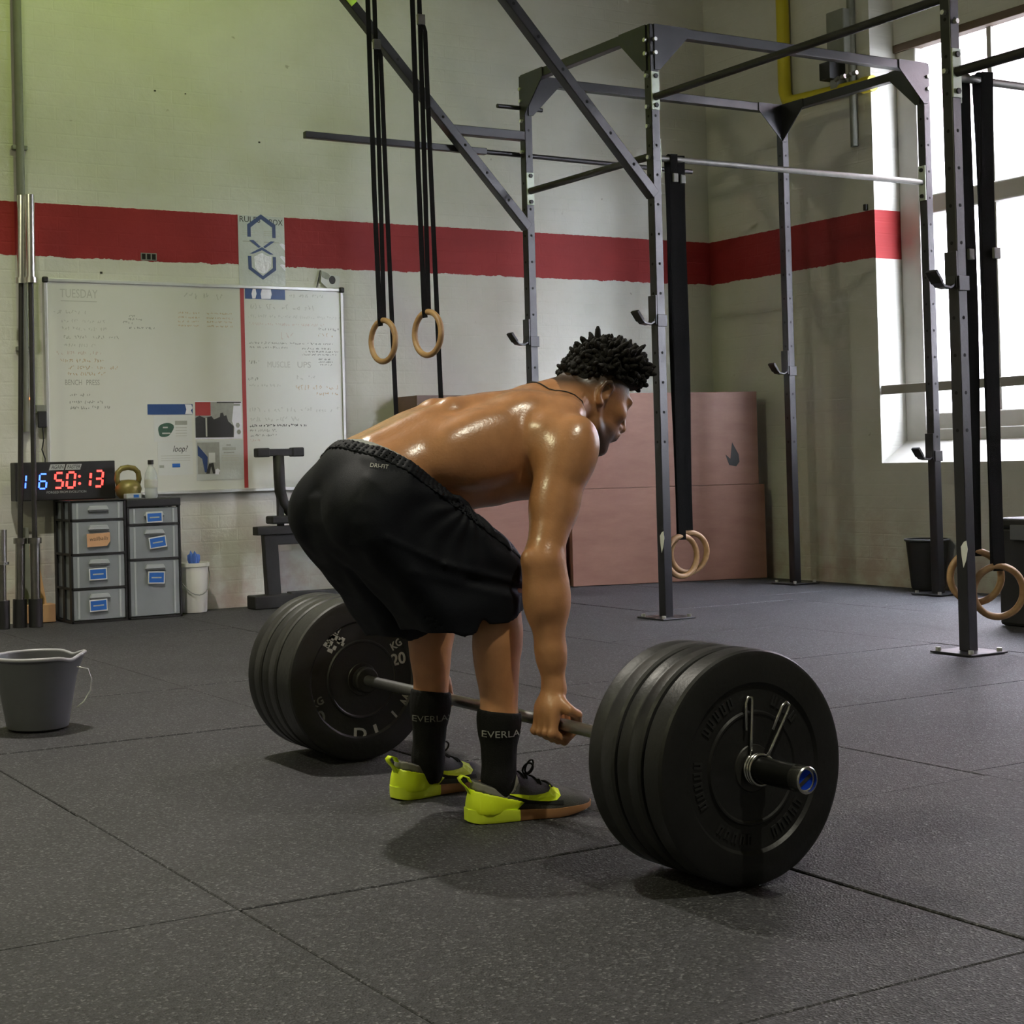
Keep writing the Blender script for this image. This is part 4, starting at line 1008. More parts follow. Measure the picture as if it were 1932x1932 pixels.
# ================================================================== STORED BARBELLS
def stored_bar(x, y, z0, ln, lab, lean, short=False):
    t = thing('stored_barbell', (x, y, 0), lab, 'barbell', 'barbells stored upright')
    def at(z): return Vector((x + lean[0]*z, y + lean[1]*z, z))
    MB().cyl(at(0), at(.15), .0375, n=20).part('floor_tube', M['black'], t, smooth=40)
    if short:
        MB().cyl(at(.10), at(.34), .020).part('grip', M['chromedull'], t, smooth=40)
        MB().cyl(at(.34), at(.355), .036).part('collar_ring', M['chrome'], t, smooth=40)
        MB().cyl(at(.355), at(.525), .0245).part('sleeve', M['chrome'], t, smooth=40)
    else:
        MB().cyl(at(.06), at(.445), .0255).part('sleeve', M['chromedull'], t, smooth=40)
        MB().cyl(at(.445), at(.475), .036).part('collar_ring', M['chromedull'], t, smooth=40)
        MB().cyl(at(.475), at(1.84), .0143, n=14).part('shaft', M['darkbar'], t, smooth=40)
        MB().cyl(at(1.84), at(1.87), .036).part('collar_ring', M['chrome'], t, smooth=40)
        MB().cyl(at(1.87), at(2.315), .0255).part('sleeve', M['chrome'], t, smooth=40)
stored_bar(2.428, 8.25, 0, 2.2, 'tall barbell stored upright, right of the pair by the timer', (.0065, 0))
stored_bar(2.352, 8.29, 0, 2.2, 'tall barbell stored upright, left of the pair by the timer', (.026, .0))
stored_bar(2.255, 8.27, 0, .5, 'short curl bar standing upright at the left edge', (.012, .0), True)
# planks leaning behind
pl = thing('wooden_offcut', (2.52, 8.50, 0), 'pale timber offcuts leaning on the wall between barbells and drawers', 'timber')
MB().bar((2.545, 8.47, .02), (2.50, 8.55, .42), .045, .02, side=(1,0,0)).part('plank', M['cardboard'], pl, bevel=.002)
MB().bar((2.465, 8.50, .0), (2.46, 8.555, .52), .05, .018, side=(1,0,0)).part('plank', M['greypaint'], pl, bevel=.002)
MB().mm((2.44, 8.45, .0), (2.60, 8.54, .10)).part('block', M['cardboard'], pl, bevel=.004)

# ================================================================== BACK-EXTENSION BENCH
gb = thing('roman_chair', (3.95, 8.38, 0), 'black padded roman chair machine behind the lifter', 'bench')
MY = 8.38
MB().mm((3.792, MY-.03, .880), (3.875, MY+.03, .934)).part('roller_pad', M['blackmat'], gb, bevel=.008)
MB().mm((4.02, MY-.03, .880), (4.098, MY+.03, .934)).part('roller_pad', M['blackmat'], gb, bevel=.008)
MB().mm((3.865, MY-.024, .886), (4.03, MY+.024, .928)).part('cross_tube', M['blackmat'], gb, bevel=.005)
MB().tube([(3.94, MY, .89), (3.942, MY, .76), (3.946, MY, .68), (3.965, MY, .61), (4.005, MY, .56), (4.07, MY, .525), (4.15, MY, .50)], .034, 14).part('curved_tube', M['blackmat'], gb, smooth=True)
MB().mm((3.925, MY-.015, .47), (3.962, MY+.015, .64)).part('adjuster', M['blackmat'], gb, bevel=.003)
MB().mm((3.868, MY-.05, .488), (4.02, MY+.05, .535)).part('seat_pad', M['blackmat'], gb, bevel=.01)
MB().mm((3.777, MY-.035, .425), (4.55, MY+.035, .475)).part('main_beam', M['blackmat'], gb, bevel=.005)
MB().mm((3.90, MY-.02, .365), (4.50, MY+.02, .425)).part('under_beam', M['blackmat'], gb, bevel=.005)
MB().bar((3.868, MY, .43), (3.885, MY, .06), .088, .05, side=(1,0,0)).part('leg', M['blackmat'], gb, bevel=.005)
MB().bar((4.45, MY, .43), (4.46, MY, .06), .088, .05, side=(1,0,0)).part('leg', M['blackmat'], gb, bevel=.005)
MB().mm((3.728, MY-.09, 0), (3.985, MY+.03, .078)).part('foot', M['blackmat'], gb, bevel=.008)
MB().mm((3.985, MY-.03, .015), (4.75, MY+.03, .085)).part('base_beam', M['blackmat'], gb, bevel=.006)
MB().mm((4.40, MY-.09, 0), (4.62, MY+.03, .075)).part('foot', M['blackmat'], gb, bevel=.008)

# ================================================================== GREY BUCKET
gbk = thing('grey_bucket', (1.462, 4.95, 0), 'grey plastic bucket with a pouring lip at the left edge', 'bucket')
cx_, cy_ = 1.462, 4.97
def bucket_ring(r, z, lip):
    out = []
    for k in range(56):
        a = 2*math.pi*k/56
        rr = r
        zz = z
        for la in (-.35, ):
            d = (a - la + math.pi) % (2*math.pi) - math.pi
            w = math.exp(-(d/.28)**2)
            rr += lip*w*.016; zz += lip*w*.006 - lip*.010*math.exp(-((abs(d)-.62)/.25)**2)
        out.append(Vector((cx_ + rr*math.cos(a), cy_ + rr*math.sin(a), zz)))
    return out
mb = MB()
rings_ = [bucket_ring(.090, .003, 0), bucket_ring(.098, .008, 0), bucket_ring(.112, .09, 0), bucket_ring(.126, .17, .1), bucket_ring(.138, .232, 1.0), bucket_ring(.132, .232, 1.0), bucket_ring(.120, .165, .1), bucket_ring(.094, .015, 0)]
vs = [p for r_ in rings_ for p in r_]; fs = []
for i in range(len(rings_)-1):
    for k in range(56): fs.append((i*56+k, i*56+(k+1) % 56, (i+1)*56+(k+1) % 56, (i+1)*56+k))
fs += [tuple(range(55, -1, -1)), tuple((len(rings_)-1)*56 + k for k in range(56))]
mb.add(vs, fs).part('tub', M['bucketg'], gbk, smooth=40)
MB().tube(bucket_ring(.1385, .234, 1.0), .0062, 8, closed=True).part('rim', M['bucketrim'], gbk, smooth=True)
MB().tube([(cx_+.10*1.0, cy_-.105, .20), (cx_+.137, cy_-.10, .19), (cx_+.15, cy_-.095, .155), (cx_+.148, cy_-.09, .12), (cx_+.125, cy_-.09, .085), (cx_+.10, cy_-.095, .07)], .0022, 6).part('handle', M['bolt'], gbk, smooth=True)
# ================================================================== BARBELL AND PLATES
bb = thing('barbell', (BARX, 3.24, BARZ-.025), 'loaded olympic barbell gripped by the lifter', 'barbell')
A = lambda y, dx=0, dz=0: Vector((BARX+dx, y, BARZ+dz))
MB().cyl(A(2.53), A(3.84), .0142, n=24).part('shaft', M['barsteel'], bb, smooth=40)
for ya, yb in ((2.516, 2.546), (3.828, 3.856)):
    MB().lathe([(.014, 0), (.032, 0), (.036, .004), (.036, yb-ya-.004), (.032, yb-ya), (.014, yb-ya)], A(ya), (0,1,0), 28).part('collar', M['darkbar'], bb, smooth=35)
for ya, yb, tip in ((2.172, 2.516, 2.144), (3.856, 4.315, 4.343)):
    MB().cyl(A(ya), A(yb), .0248, n=32).part('sleeve', M['sleeve'], bb, smooth=40)
    s = 1 if tip > ya else -1
    e0, e1 = (ya, tip) if s < 0 else (yb, tip)
    MB().lathe([(.0248, 0), (.0254, .001), (.0254, .026), (.0235, .028), (.0215, .028), (.0210, .020), (.001, .020)], A(e0), (0, s, 0), 32).part('sleeve_tip', M['chrome'], bb, smooth=35)
    MB().cyl(A(tip - s*.0085), A(tip - s*.0070), .0185, n=24).part('end_sticker', M['bluecap'], bb, label='round blue end sticker')
    MB().bar(A(tip - s*.0066, -.015, -.010), A(tip - s*.0066, .014, .008), .007, .001, side=(1,0,-1)).part('sticker_mark', M['ink'], bb)

def plate(y0, y1, lab, grp, mat='rubber', groove=False, out=-1):
    """out = -1: decorated face looks to -y"""
    t = (y1 - y0)/2; yc = (y0+y1)/2
    root = thing('bumper_plate', (BARX, yc, 0), lab, 'weight plate', grp)
    half = [(.046, t-.004), (.100, t-.004), (.1035, t-.0015), (.107, t-.0015), (.110, t-.006), (.157, t-.006), (.163, t), (.214, t), (.2215, t-.003), (.2250, t-.009)]
    mid = [(.2250, .006), (.2235, .003), (.2235, -.003), (.2250, -.006)] if groove else []
    prof = half + mid + [(r, -h_) for r, h_ in reversed(half)] + [(.046, t-.004)]
    MB().lathe(prof, (BARX, yc, BARZ), (0, 1, 0), 96).part('rubber_disc', M[mat], root, smooth=28)
    hub = [(.0252, t-.002), (.044, t-.002), (.0462, t-.005), (.0462, -t+.005), (.044, -t+.002), (.0252, -t+.002), (.0252, t-.002)]
    MB().lathe(hub, (BARX, yc, BARZ), (0, 1, 0), 40).part('steel_hub', M['darkbar'], root, smooth=35)
    return root
GN, GF = 'plates on the near end of the bar', 'plates on the far end of the bar'
near_out = plate(2.285, 2.343, 'outermost near bumper plate, facing the camera with the spring clip', GN)
plate(2.346, 2.423, 'middle bumper plate of the near stack', GN, 'rubber', True)
plate(2.426, 2.514, 'innermost bumper plate of the near stack, next to the lifter\'s hand', GN, 'rubber2', True)
far_in = plate(3.857, 3.950, 'innermost far bumper plate with white lettering facing the lifter', GF, 'rubber2')
plate(3.953, 4.045, 'middle bumper plate of the far stack', GF, 'rubber2', True)
plate(4.048, 4.140, 'outermost bumper plate of the far stack, farthest from the camera', GF, 'rubber2', True)
# lettering on the far plate, read from the camera side
FY = 3.857 + .0055
def plate_text(s, ang, r, size, face, root, mat, tilt=0.0, width=None, name='lettering', y=None):
    a = math.radians(ang)
    o = Vector((BARX + r*math.cos(a), y, BARZ + r*math.sin(a)))
    t = math.radians(tilt)
    u = Vector((math.cos(t), 0, math.sin(t))); v = Vector((-math.sin(t), 0, math.cos(t)))
    return text(name, s, size, o, u, v, M[mat], root, .0008, width=width, bold=.022)
plate_text('KG', 38, .142, .030, -1, far_in, 'print', 28, .036, y=FY); plate_text('20', 21, .126, .046, -1, far_in, 'print', 8, .046, y=FY)
plate_text('KG', 201, .150, .030, -1, far_in, 'printdim', 24, .038, y=FY); plate_text('20', 214, .172, .046, -1, far_in, 'printdim', 10, .050, y=FY)
for s, an, tl, w, m in (('W', -27, 243, .036, 'print'), ('I', -47, 43, None, 'print'), ('L', -71, 19, .032, 'print'), ('D', -94, -4, .040, 'print'), (',', -112, -22, None, 'printdim')):
    plate_text(s, an, .153, .046, -1, far_in, m, tl, w, y=FY)
mb = MB()
for k in range(26):
    a, r = random.uniform(0, 6.28), .032*math.sqrt(random.random())
    cx, cz = BARX - .085 + r*math.cos(a), BARZ + .118 + r*math.sin(a)*1.1
    w = random.uniform(.004, .010)
    mb.prism([(cx-w, cz-.3*w), (cx+.2*w, cz-w), (cx+w, cz+.4*w), (cx-.2*w, cz+w)], (0, FY, 0), UX, UZ, .0008)
mb.part('worn_emblem', M['print'], far_in)
# raised marks on the near plate, black on black
NY = 2.285 + .0052
for an, n in ((112, 5), (172, 5), (232, 5), (292, 5), (40, 4)):
    for k in range(n):
        a = math.radians(an + 8.2*k)
        o = Vector((BARX + .135*math.cos(a), NY, BARZ + .135*math.sin(a)))
        u = Vector((-math.sin(a), 0, math.cos(a))); v = Vector((math.cos(a), 0, math.sin(a)))
        MB().prism([(-.006, -.010), (.006, -.010), (.006, .010), (.002, .010), (.002, -.005), (-.002, -.005), (-.002, .010), (-.006, .010)], o, u, v, .003).part('raised_mark', M['emboss'], near_out)

def spring_clip(y0, s, lab):
    t = thing('spring_collar', (BARX, y0, BARZ), lab, 'collar', 'spring collars on the bar ends')
    pts = []
    for i in range(73):
        a = math.radians(112 + 360*2.86*i/72)
        pts.append((BARX + .0285*math.cos(a), y0 + s*.019*i/72, BARZ + .0285*math.sin(a)))
    a0, a1 = Vector(pts[0]), Vector(pts[-1])
    MB().tube(pts, .0032, 8).part('coil', M['chrome'], t, smooth=True)
    for base, tip, w in ((a0, Vector((BARX-.002, y0-.004*s, BARZ+.135)), .007), (a1, Vector((BARX+.078, y0+.012*s, BARZ+.115)), .008)):
        d = (tip - base).normalized(); sd = d.cross(Vector((0,1,0))).normalized()
        p = [base, base + d*.03, tip - sd*w*.2 - d*.01, tip + sd*0, tip + sd*w*1.4, tip + sd*w*2 - d*.012, tip + sd*w*1.8 - d*.062]
        MB().tube(p, .0031, 8).part('handle_wire', M['chrome'], t, smooth=True)
spring_clip(2.2815, -1, 'chrome spring collar on the near end of the bar')
spring_clip(4.1435, 1, 'chrome spring collar on the far end of the bar')

# ================================================================== IMPLICIT SURFACE TOOLKIT
class Field:
    def __init__(s, lo, hi, h):
        s.lo = np.array(lo, float); s.h = h
        s.n = np.ceil((np.array(hi) - s.lo)/h).astype(int) + 1
        s.ax = [s.lo[i] + h*np.arange(s.n[i]) for i in range(3)]
        s.F = np.full(tuple(s.n), 1.0, np.float32)
    def win(s, lo, hi):
        a = np.clip(np.floor((np.array(lo) - s.lo)/s.h).astype(int), 0, s.n)
        b = np.clip(np.ceil((np.array(hi) - s.lo)/s.h).astype(int) + 1, 0, s.n)
        sl = tuple(slice(a[i], b[i]) for i in range(3))
        g = [s.ax[i][sl[i]] for i in range(3)]
        return sl, g[0][:, None, None], g[1][None, :, None], g[2][None, None, :]
    def comb(s, sl, d, k, op):
        F = s.F[sl]
        if F.size == 0: return
        if op == 'u':
            if k <= 0: R = np.minimum(F, d)
            else:
                hh = np.clip(.5 + .5*(F - d)/k, 0, 1); R = F*(1-hh) + d*hh - k*hh*(1-hh)
        elif op == 's':
            d = -d; hh = np.clip(.5 - .5*(F - d)/k, 0, 1); R = F*(1-hh) + d*hh + k*hh*(1-hh)
        elif op == 'i':
            R = np.maximum(F, d)
        s.F[sl] = R
    def sub(s, lo, hi, off=0.0):
        a = np.clip(np.floor((np.array(lo) - s.lo)/s.h).astype(int), 0, s.n-1)
        b = np.clip(np.ceil((np.array(hi) - s.lo)/s.h).astype(int) + 1, 1, s.n)
        g = Field.__new__(Field); g.h = s.h; g.lo = s.lo + a*s.h; g.n = b - a
        g.ax = [s.ax[i][a[i]:b[i]] for i in range(3)]
        g.F = (s.F[a[0]:b[0], a[1]:b[1], a[2]:b[2]] - np.float32(off)).copy()
        return g
    def grid(s): return s.ax[0][:, None, None], s.ax[1][None, :, None], s.ax[2][None, None, :]
    def cutmax(s, d): s.F = np.maximum(s.F, np.asarray(d, np.float32))
    def rc(s, a, b, ra, rb, k=.02, op='u', sq=None):
        a, b = np.array(a, float), np.array(b, float)
        m = max(ra, rb)*(1.6 if sq is not None else 1) + k + 3*s.h
        sl, X, Y, Z = s.win(np.minimum(a, b) - m, np.maximum(a, b) + m)
        sx, sy, sz = sq if sq is not None else (1, 1, 1)
        c = a
        px, py, pz = (X-c[0])/sx, (Y-c[1])/sy, (Z-c[2])/sz
        bx, by, bz = (b[0]-a[0])/sx, (b[1]-a[1])/sy, (b[2]-a[2])/sz
        L2 = bx*bx + by*by + bz*bz + 1e-12
        t = np.clip((px*bx + py*by + pz*bz)/L2, 0, 1)
        d = (np.sqrt((px-bx*t)**2 + (py-by*t)**2 + (pz-bz*t)**2) - (ra + (rb-ra)*t))*min(sx, sy, sz)
        s.comb(sl, d.astype(np.float32), k, op)
    def el(s, c, r, k=.02, R=None, op='u'):
        c = np.array(c, float); r = np.array(r, float); m = r.max() + k + 3*s.h
        sl, X, Y, Z = s.win(c - m, c + m)
        x, y, z = X-c[0], Y-c[1], Z-c[2]
        if R is not None:
            R = np.array(R); x, y, z = (R[0, i]*x + R[1, i]*y + R[2, i]*z for i in range(3))
        k0 = np.sqrt((x/r[0])**2 + (y/r[1])**2 + (z/r[2])**2)
        k1 = np.sqrt((x/r[0]**2)**2 + (y/r[1]**2)**2 + (z/r[2]**2)**2) + 1e-9
        s.comb(sl, (k0*(k0-1)/k1).astype(np.float32), k, op)
    def chain(s, pts, rad, k=.02, op='u'):
        for i in range(len(pts)-1): s.rc(pts[i], pts[i+1], rad[i], rad[i+1], k, op)
    def mesh(s, smooth=1):
        F = s.F; ins = F < 0
        c = ins[:-1,:-1,:-1].astype(np.int8)
        cnt = np.zeros(c.shape, np.int8)
        for i in (0, 1):
            for j in (0, 1):
                for k in (0, 1):
                    cnt += ins[i:ins.shape[0]-1+i, j:ins.shape[1]-1+j, k:ins.shape[2]-1+k]
        act = np.argwhere((cnt > 0) & (cnt < 8))
        idm = np.full(cnt.shape, -1, np.int32); idm[tuple(act.T)] = np.arange(len(act))
        co = [(i, j, k) for i in (0, 1) for j in (0, 1) for k in (0, 1)]
        val = np.stack([F[act[:,0]+i, act[:,1]+j, act[:,2]+k] for i, j, k in co], 1)
        S = np.zeros((len(act), 3)); W = np.zeros(len(act))
        for a in range(8):
            for b in range(a+1, 8):
                if sum(abs(p-q) for p, q in zip(co[a], co[b])) != 1: continue
                va, vb = val[:, a], val[:, b]; m = (va < 0) != (vb < 0)
                t = np.where(m, va/np.where(m, va-vb, 1), 0)
                p = np.array(co[a])[None] + t[:, None]*(np.array(co[b]) - np.array(co[a]))[None]
                S += p*m[:, None]; W += m
        V = s.lo + (act + S/W[:, None])*s.h
        quads = []
        for ax in range(3):
            o1, o2 = [(1, 2), (2, 0), (0, 1)][ax]
            sh = [slice(None)]*3; sh2 = [slice(None)]*3
            sh[ax] = slice(0, -1); sh2[ax] = slice(1, None)
            d = ins[tuple(sh)] != ins[tuple(sh2)]
            e = np.argwhere(d)
            e = e[(e[:, o1] > 0) & (e[:, o2] > 0) & (e[:, o1] < F.shape[o1]-1) & (e[:, o2] < F.shape[o2]-1)]
            st = ins[tuple(e.T)]
            def at(da, db):
                q = e.copy(); q[:, o1] -= da; q[:, o2] -= db
                return idm[tuple(q.T)]
            Q = np.stack([at(1, 1), at(0, 1), at(0, 0), at(1, 0)], 1)
            Q[~st] = Q[~st][:, ::-1]
            quads.append(Q)
        Q = np.concatenate(quads); Q = Q[(Q >= 0).all(1)]
        for _ in range(smooth):
            acc = np.zeros_like(V); n = np.zeros(len(V))
            for a in range(4):
                b = (a+1) % 4
                for i in range(3):
                    acc[:, i] += np.bincount(Q[:, a], V[Q[:, b], i], len(V)) + np.bincount(Q[:, b], V[Q[:, a], i], len(V))
                n += np.bincount(Q[:, a], minlength=len(V)) + np.bincount(Q[:, b], minlength=len(V))
            V = .5*V + .5*acc/np.maximum(n, 1)[:, None]
        return V, Q

def normals(V, Q):
    n = np.cross(V[Q[:, 2]] - V[Q[:, 0]], V[Q[:, 3]] - V[Q[:, 1]])
    N = np.zeros_like(V)
    for a in range(4):
        for i in range(3): N[:, i] += np.bincount(Q[:, a], n[:, i], len(V))
    return N/np.maximum(np.linalg.norm(N, axis=1), 1e-12)[:, None]

def decal(name, V, F, bvh, d, mat, parent, lift=.001, sub=None):
    """lay a flat outline onto a surface by casting every point along d"""
    d = Vector(d).normalized(); out = []; ok = []
    for p in V:
        h_ = bvh.ray_cast(Vector(p) - d*.3, d)
        if h_[0] is None: out.append(Vector(p)); ok.append(False)
        else: out.append(h_[0] - d*lift*.3 + h_[1]*lift*(1 if h_[1].dot(d) < 0 else -1)); ok.append(True)
    F = [f for f in F if all(ok[i] for i in f)]
    mb = MB(); mb.add(out, F)
    return mb.part(name, M[mat], parent)

# ================================================================== THE LIFTER
YC = 3.19
HO = np.array((2.358, YC, .976)); HP = math.radians(32)
HF = np.array((math.cos(HP), 0, -math.sin(HP))); HU = np.array((math.sin(HP), 0, math.cos(HP))); HL = np.array((0, 1.0, 0))
HR = np.stack([HF, HL, HU], 1)
def hp(f, l, u): return HO + HF*f + HL*l + HU*u
person = thing('person', (1.95, YC, 0), 'shirtless man in black shorts bending to lift the barbell', 'person')

B = Field((1.42, 2.80, .03), (2.56, 3.62, 1.13), .0042)
# trunk
TA = math.radians(14)
def rotY(a): return np.array(((math.cos(a), 0, -math.sin(a)), (0, 1, 0), (math.sin(a), 0, math.cos(a)))).T.T
Rt = np.array(((math.cos(TA), 0, -math.sin(TA)), (0, 1, 0), (math.sin(TA), 0, math.cos(TA))))
B.el((1.712, YC, .752), (.105, .155, .100), .03, Rt)
B.rc((1.725, YC, .785), (1.87, YC, .838), .098, .108, .05, sq=(1, 1.36, 1))
B.el((2.035, YC, .862), (.185, .168, .118), .05, np.array(((math.cos(.1), 0, -math.sin(.1)), (0, 1, 0), (math.sin(.1), 0, math.cos(.1)))))
B.el((2.145, YC, .893), (.115, .175, .088), .05)
for s in (-1, 1):
    B.el((1.685, YC+s*.080, .722), (.086, .083, .094), .04)
    B.el((1.995, YC+s*.125, .858), (.165, .052, .088), .04, Rt)          # lats
    B.el((2.105, YC+s*.100, .938), (.085, .070, .048), .035)             # scapula
    B.el((2.165, YC+s*.140, .925), (.060, .075, .042), .03)              # upper trap / spine of scapula
    B.rc((1.72, YC+s*.038, .858), (1.93, YC+s*.040, .938), .028, .032, .018)   # erectors
    B.rc((1.93, YC+s*.040, .940), (2.16, YC+s*.045, .962), .032, .030, .018)
    B.el((2.095, YC+s*.080, .778), (.085, .080, .052), .03)              # pectorals
    B.rc((1.90, YC+s*.05, .745), (2.02, YC+s*.06, .765), .045, .05, .04)  # abdomen
    B.rc((2.17, YC+s*.10, .940), (2.285, YC+s*.035, .965), .034, .034, .03)  # trapezius to neck
# legs
def leg(s):
    yk = 3.055 if s < 0 else 3.345
    ya = 3.045 if s < 0 else 3.362
    hip = (1.672, YC + s*.095, .712); knee = (1.992, yk, .538)
    return hip, knee, (1.970, ya, .09)
LEGS = {}
for s in (-1, 1):
    hip, knee, ank = map(np.array, leg(s)); LEGS[s] = (hip, knee, ank)
    B.rc(hip, knee, .092, .060, .03)
    B.el(hip + (knee-hip)*.45 + np.array((0, 0, -.012)), (.15, .072, .075), .03, np.array(((.92, 0, .38), (0, 1, 0), (-.38, 0, .92))))
    B.el(knee + np.array((.026, 0, -.006)), (.036, .040, .044), .02)
    B.rc(knee, knee + (ank-knee)*.3, .053, .049, .02)
    B.rc(knee + (ank-knee)*.25, knee + (ank-knee)*.72, .051, .041, .02)
    B.el(knee + (ank-knee)*.34 + np.array((-.016, 0, 0)), (.044, .051, .105), .02)
    B.rc(knee + (ank-knee)*.7, ank, .041, .032, .02)
    B.rc(ank, ank + np.array((.0, 0, -.035)), .031, .030, .02)
B0 = B.sub(B.lo, B.lo + (B.n-1)*B.h)      # trunk and legs only, for the clothes
# shoulders and arms  (right arm = -y, nearest the camera)
for s, hx in ((-1, 1), (1, -1)):
    if s < 0:
        SH, EL, WRI = (2.140, 2.980, .868), (2.036, 2.940, .590), (2.053, 2.934, .302)
    else:
        SH, EL, WRI = (2.140, 3.395, .868), (2.045, 3.470, .590), (2.060, 3.482, .302)
    SH, EL, WRI = map(np.array, (SH, EL, WRI))
    def al(a, b, t): return a + (b-a)*t
    B.el(al(SH, EL, .10) + np.array((.008, s*.022, 0)), (.062, .054, .085), .028, np.array(((.94, 0, .34), (0, 1, 0), (-.34, 0, .94))))
    B.rc(SH + np.array((-.03, -s*.03, .01)), al(SH, EL, .25), .060, .058, .03)
    B.rc(al(SH, EL, .15), al(SH, EL, .55), .056, .050, .02)
    B.rc(al(SH, EL, .5), EL, .050, .041, .02)
    B.el(al(SH, EL, .42) + np.array((-.016, 0, 0)), (.038, .042, .095), .02, np.array(((.94, 0, .34), (0, 1, 0), (-.34, 0, .94))))   # triceps
    B.el(al(SH, EL, .55) + np.array((.022, 0, 0)), (.034, .038, .085), .02, np.array(((.94, 0, .34), (0, 1, 0), (-.34, 0, .94))))    # biceps
    B.el(EL + np.array((-.044, s*.004, .006)), (.015, .016, .024), .010)      # olecranon
    B.rc(EL, al(EL, WRI, .32), .046, .047, .02)
    B.rc(al(EL, WRI, .28), al(EL, WRI, .75), .045, .031, .02)
    B.rc(al(EL, WRI, .7), WRI, .031, .0245, .02, sq=(1, 1.08, 1))
    B.el(al(EL, WRI, .24) + np.array((.020, s*.012, 0)), (.030, .030, .080), .018)   # brachioradialis
    B.el(al(EL, WRI, .22) + np.array((-.026, 0, 0)), (.026, .030, .085), .016)
    # hand: wraps the bar; hx=1 palm towards +x (underhand), -1 overhand
    yc = WRI[1] - .002
    def H(dx, dy, dz): return np.array((BARX + hx*dx, yc + dy, BARZ + dz))
    B.rc(WRI, H(-.018, 0, .038), .0235, .026, .018, sq=(.85, 1.25, 1))
    B.el(H(-.024, .002, .024), (.020, .042, .042), .014)
    ys = (-.034, -.0115, .011, .0325); ln = (1.0, 1.06, 1.0, .86); rr = (.0098, .0100, .0096, .0086)
    for q in range(4):
        y, l, r = ys[q], ln[q], rr[q]
        p0, p1, p2, p3, p4 = H(-.026, y*.8, .040), H(-.034, y, -.014), H(-.004, y, -.0345*l**.3), H(.0285, y, -.012), H(.0235, y*.98, .018*l)
        B.rc(p0, p1, r*1.05, r*1.18, .008)
        B.rc(p1, p2, r*1.12, r*1.02, .004); B.rc(p2, p3, r*1.03, r*.96, .004); B.rc(p3, p4, r*.96, r*.82, .004)
        B.el(p1 + np.array((-hx*.004, 0, -.002)), (.0115, .0098, .0115), .004)
    B.rc(H(-.008, -.030, .050), H(.0, -.050, .036), .0150, .0125, .012)
    B.rc(H(.0, -.050, .036), H(.022, -.050, .024), .0122, .0108, .004)
    B.rc(H(.022, -.050, .024), H(.034, -.036, .002), .0108, .0090, .004)
# neck and head
for s in (-1, 1):
    B.rc(hp(-.045, s*.030, -.045), (2.185, YC+s*.145, .925), .040, .036, .03)
B.rc((2.185, YC, .925), hp(-.030, 0, -.045), .070, .060, .035)
B.rc(hp(-.05, 0, -.03), (2.20, YC, .950), .052, .058, .03)
B.el(hp(.005, 0, .030), (.094, .077, .094), .02, HR)
B.el(hp(.048, 0, -.018), (.062, .061, .096), .02, HR)
B.el(hp(.050, 0, -.062), (.055, .052, .045), .02, HR)
B.el(hp(.090, 0, -.094), (.022, .022, .018), .015, HR)
for s in (-1, 1):
    B.rc(hp(-.008, s*.058, -.035), hp(.020, s*.050, -.078), .016, .018, .02)
    B.rc(hp(.020, s*.050, -.078), hp(.085, s*.016, -.098), .018, .017, .02)
    B.el(hp(.070, s*.048, -.006), (.022, .018, .018), .02, HR)                # cheekbone
    B.rc(hp(.086, s*.046, .036), hp(.103, s*.012, .034), .011, .012, .012)    # brow
    B.el(hp(.106, s*.031, .014), (.012, .015, .010), .008, HR, op='s')        # socket
    B.el(hp(.088, s*.031, .015), (.0125, .0135, .0115), .004, HR)             # eyelid
    B.el(hp(.112, s*.013, -.022), (.011, .009, .009), .006, HR)               # nostril wing
    B.el(hp(-.010, s*.074, .000), (.018, .008, .028), .006, HR)              # ear base
    ear = [hp(.006, s*.076, .010), hp(.004, s*.082, .024), hp(-.010, s*.087, .031), hp(-.025, s*.089, .022), hp(-.030, s*.088, .002), hp(-.024, s*.085, -.016), hp(-.012, s*.082, -.027), hp(-.002, s*.078, -.028)]
    B.chain(ear, [.0042, .0048, .0052, .0054, .0054, .0052, .0072, .0060], .004)
    B.el(hp(-.010, s*.088, .004), (.012, .009, .017), .004, HR, op='s')       # concha
    B.el(hp(.003, s*.079, -.004), (.005, .006, .008), .004, HR)               # tragus
B.rc(hp(.106, 0, .028), hp(.128, 0, -.014), .0095, .0135, .010)
B.el(hp(.104, 0, -.048), (.018, .030, .020), .012, HR)
B.rc(hp(.117, -.018, -.040), hp(.117, .018, -.040), .0066, .0066, .006); B.rc(hp(.114, -.016, -.053), hp(.114, .016, -.053), .0076, .0076, .006)
V, Q = B.mesh(1)
body = np_mesh('body', V, Q, M['skin'], person)
# skin tones: darker scalp fade, beard, lips
base = np.array((0.53, 0.252, 0.112))
tint = np.tile(base, (len(V), 1))
rel = V - HO; f_, l_, u_ = rel @ HF, rel[:, 1], rel @ HU
isH = (np.abs(f_) < .16) & (u_ > -.13) & (V[:, 2] > .80) & (f_ > -.12)
def sm(x, a, b): return np.clip((x-a)/(b-a), 0, 1)
scalp = isH * sm(u_ - .05*f_/.1, -.010, .035) * sm(.105 - f_ - .25*np.maximum(u_, 0), 0, .02) * ((f_ < .075) | (u_ > .075))
scalp = scalp * np.where((f_ > .045) & (u_ < .045), sm(.075-f_, 0, .03), 1)
nape = isH * sm(-.02 - f_, 0, .04) * sm(u_, -.07, .03)
beard = isH * sm(f_, .0, .03) * sm(-.040 - u_ + .0*f_, 0, .02) * (np.abs(l_) < .09)
dark = np.clip(np.maximum(np.maximum(scalp*.93, nape*.55), beard*.80), 0, .95)[:, None]
tint = tint*(1-dark) + np.array((.016, .012, .009))*dark
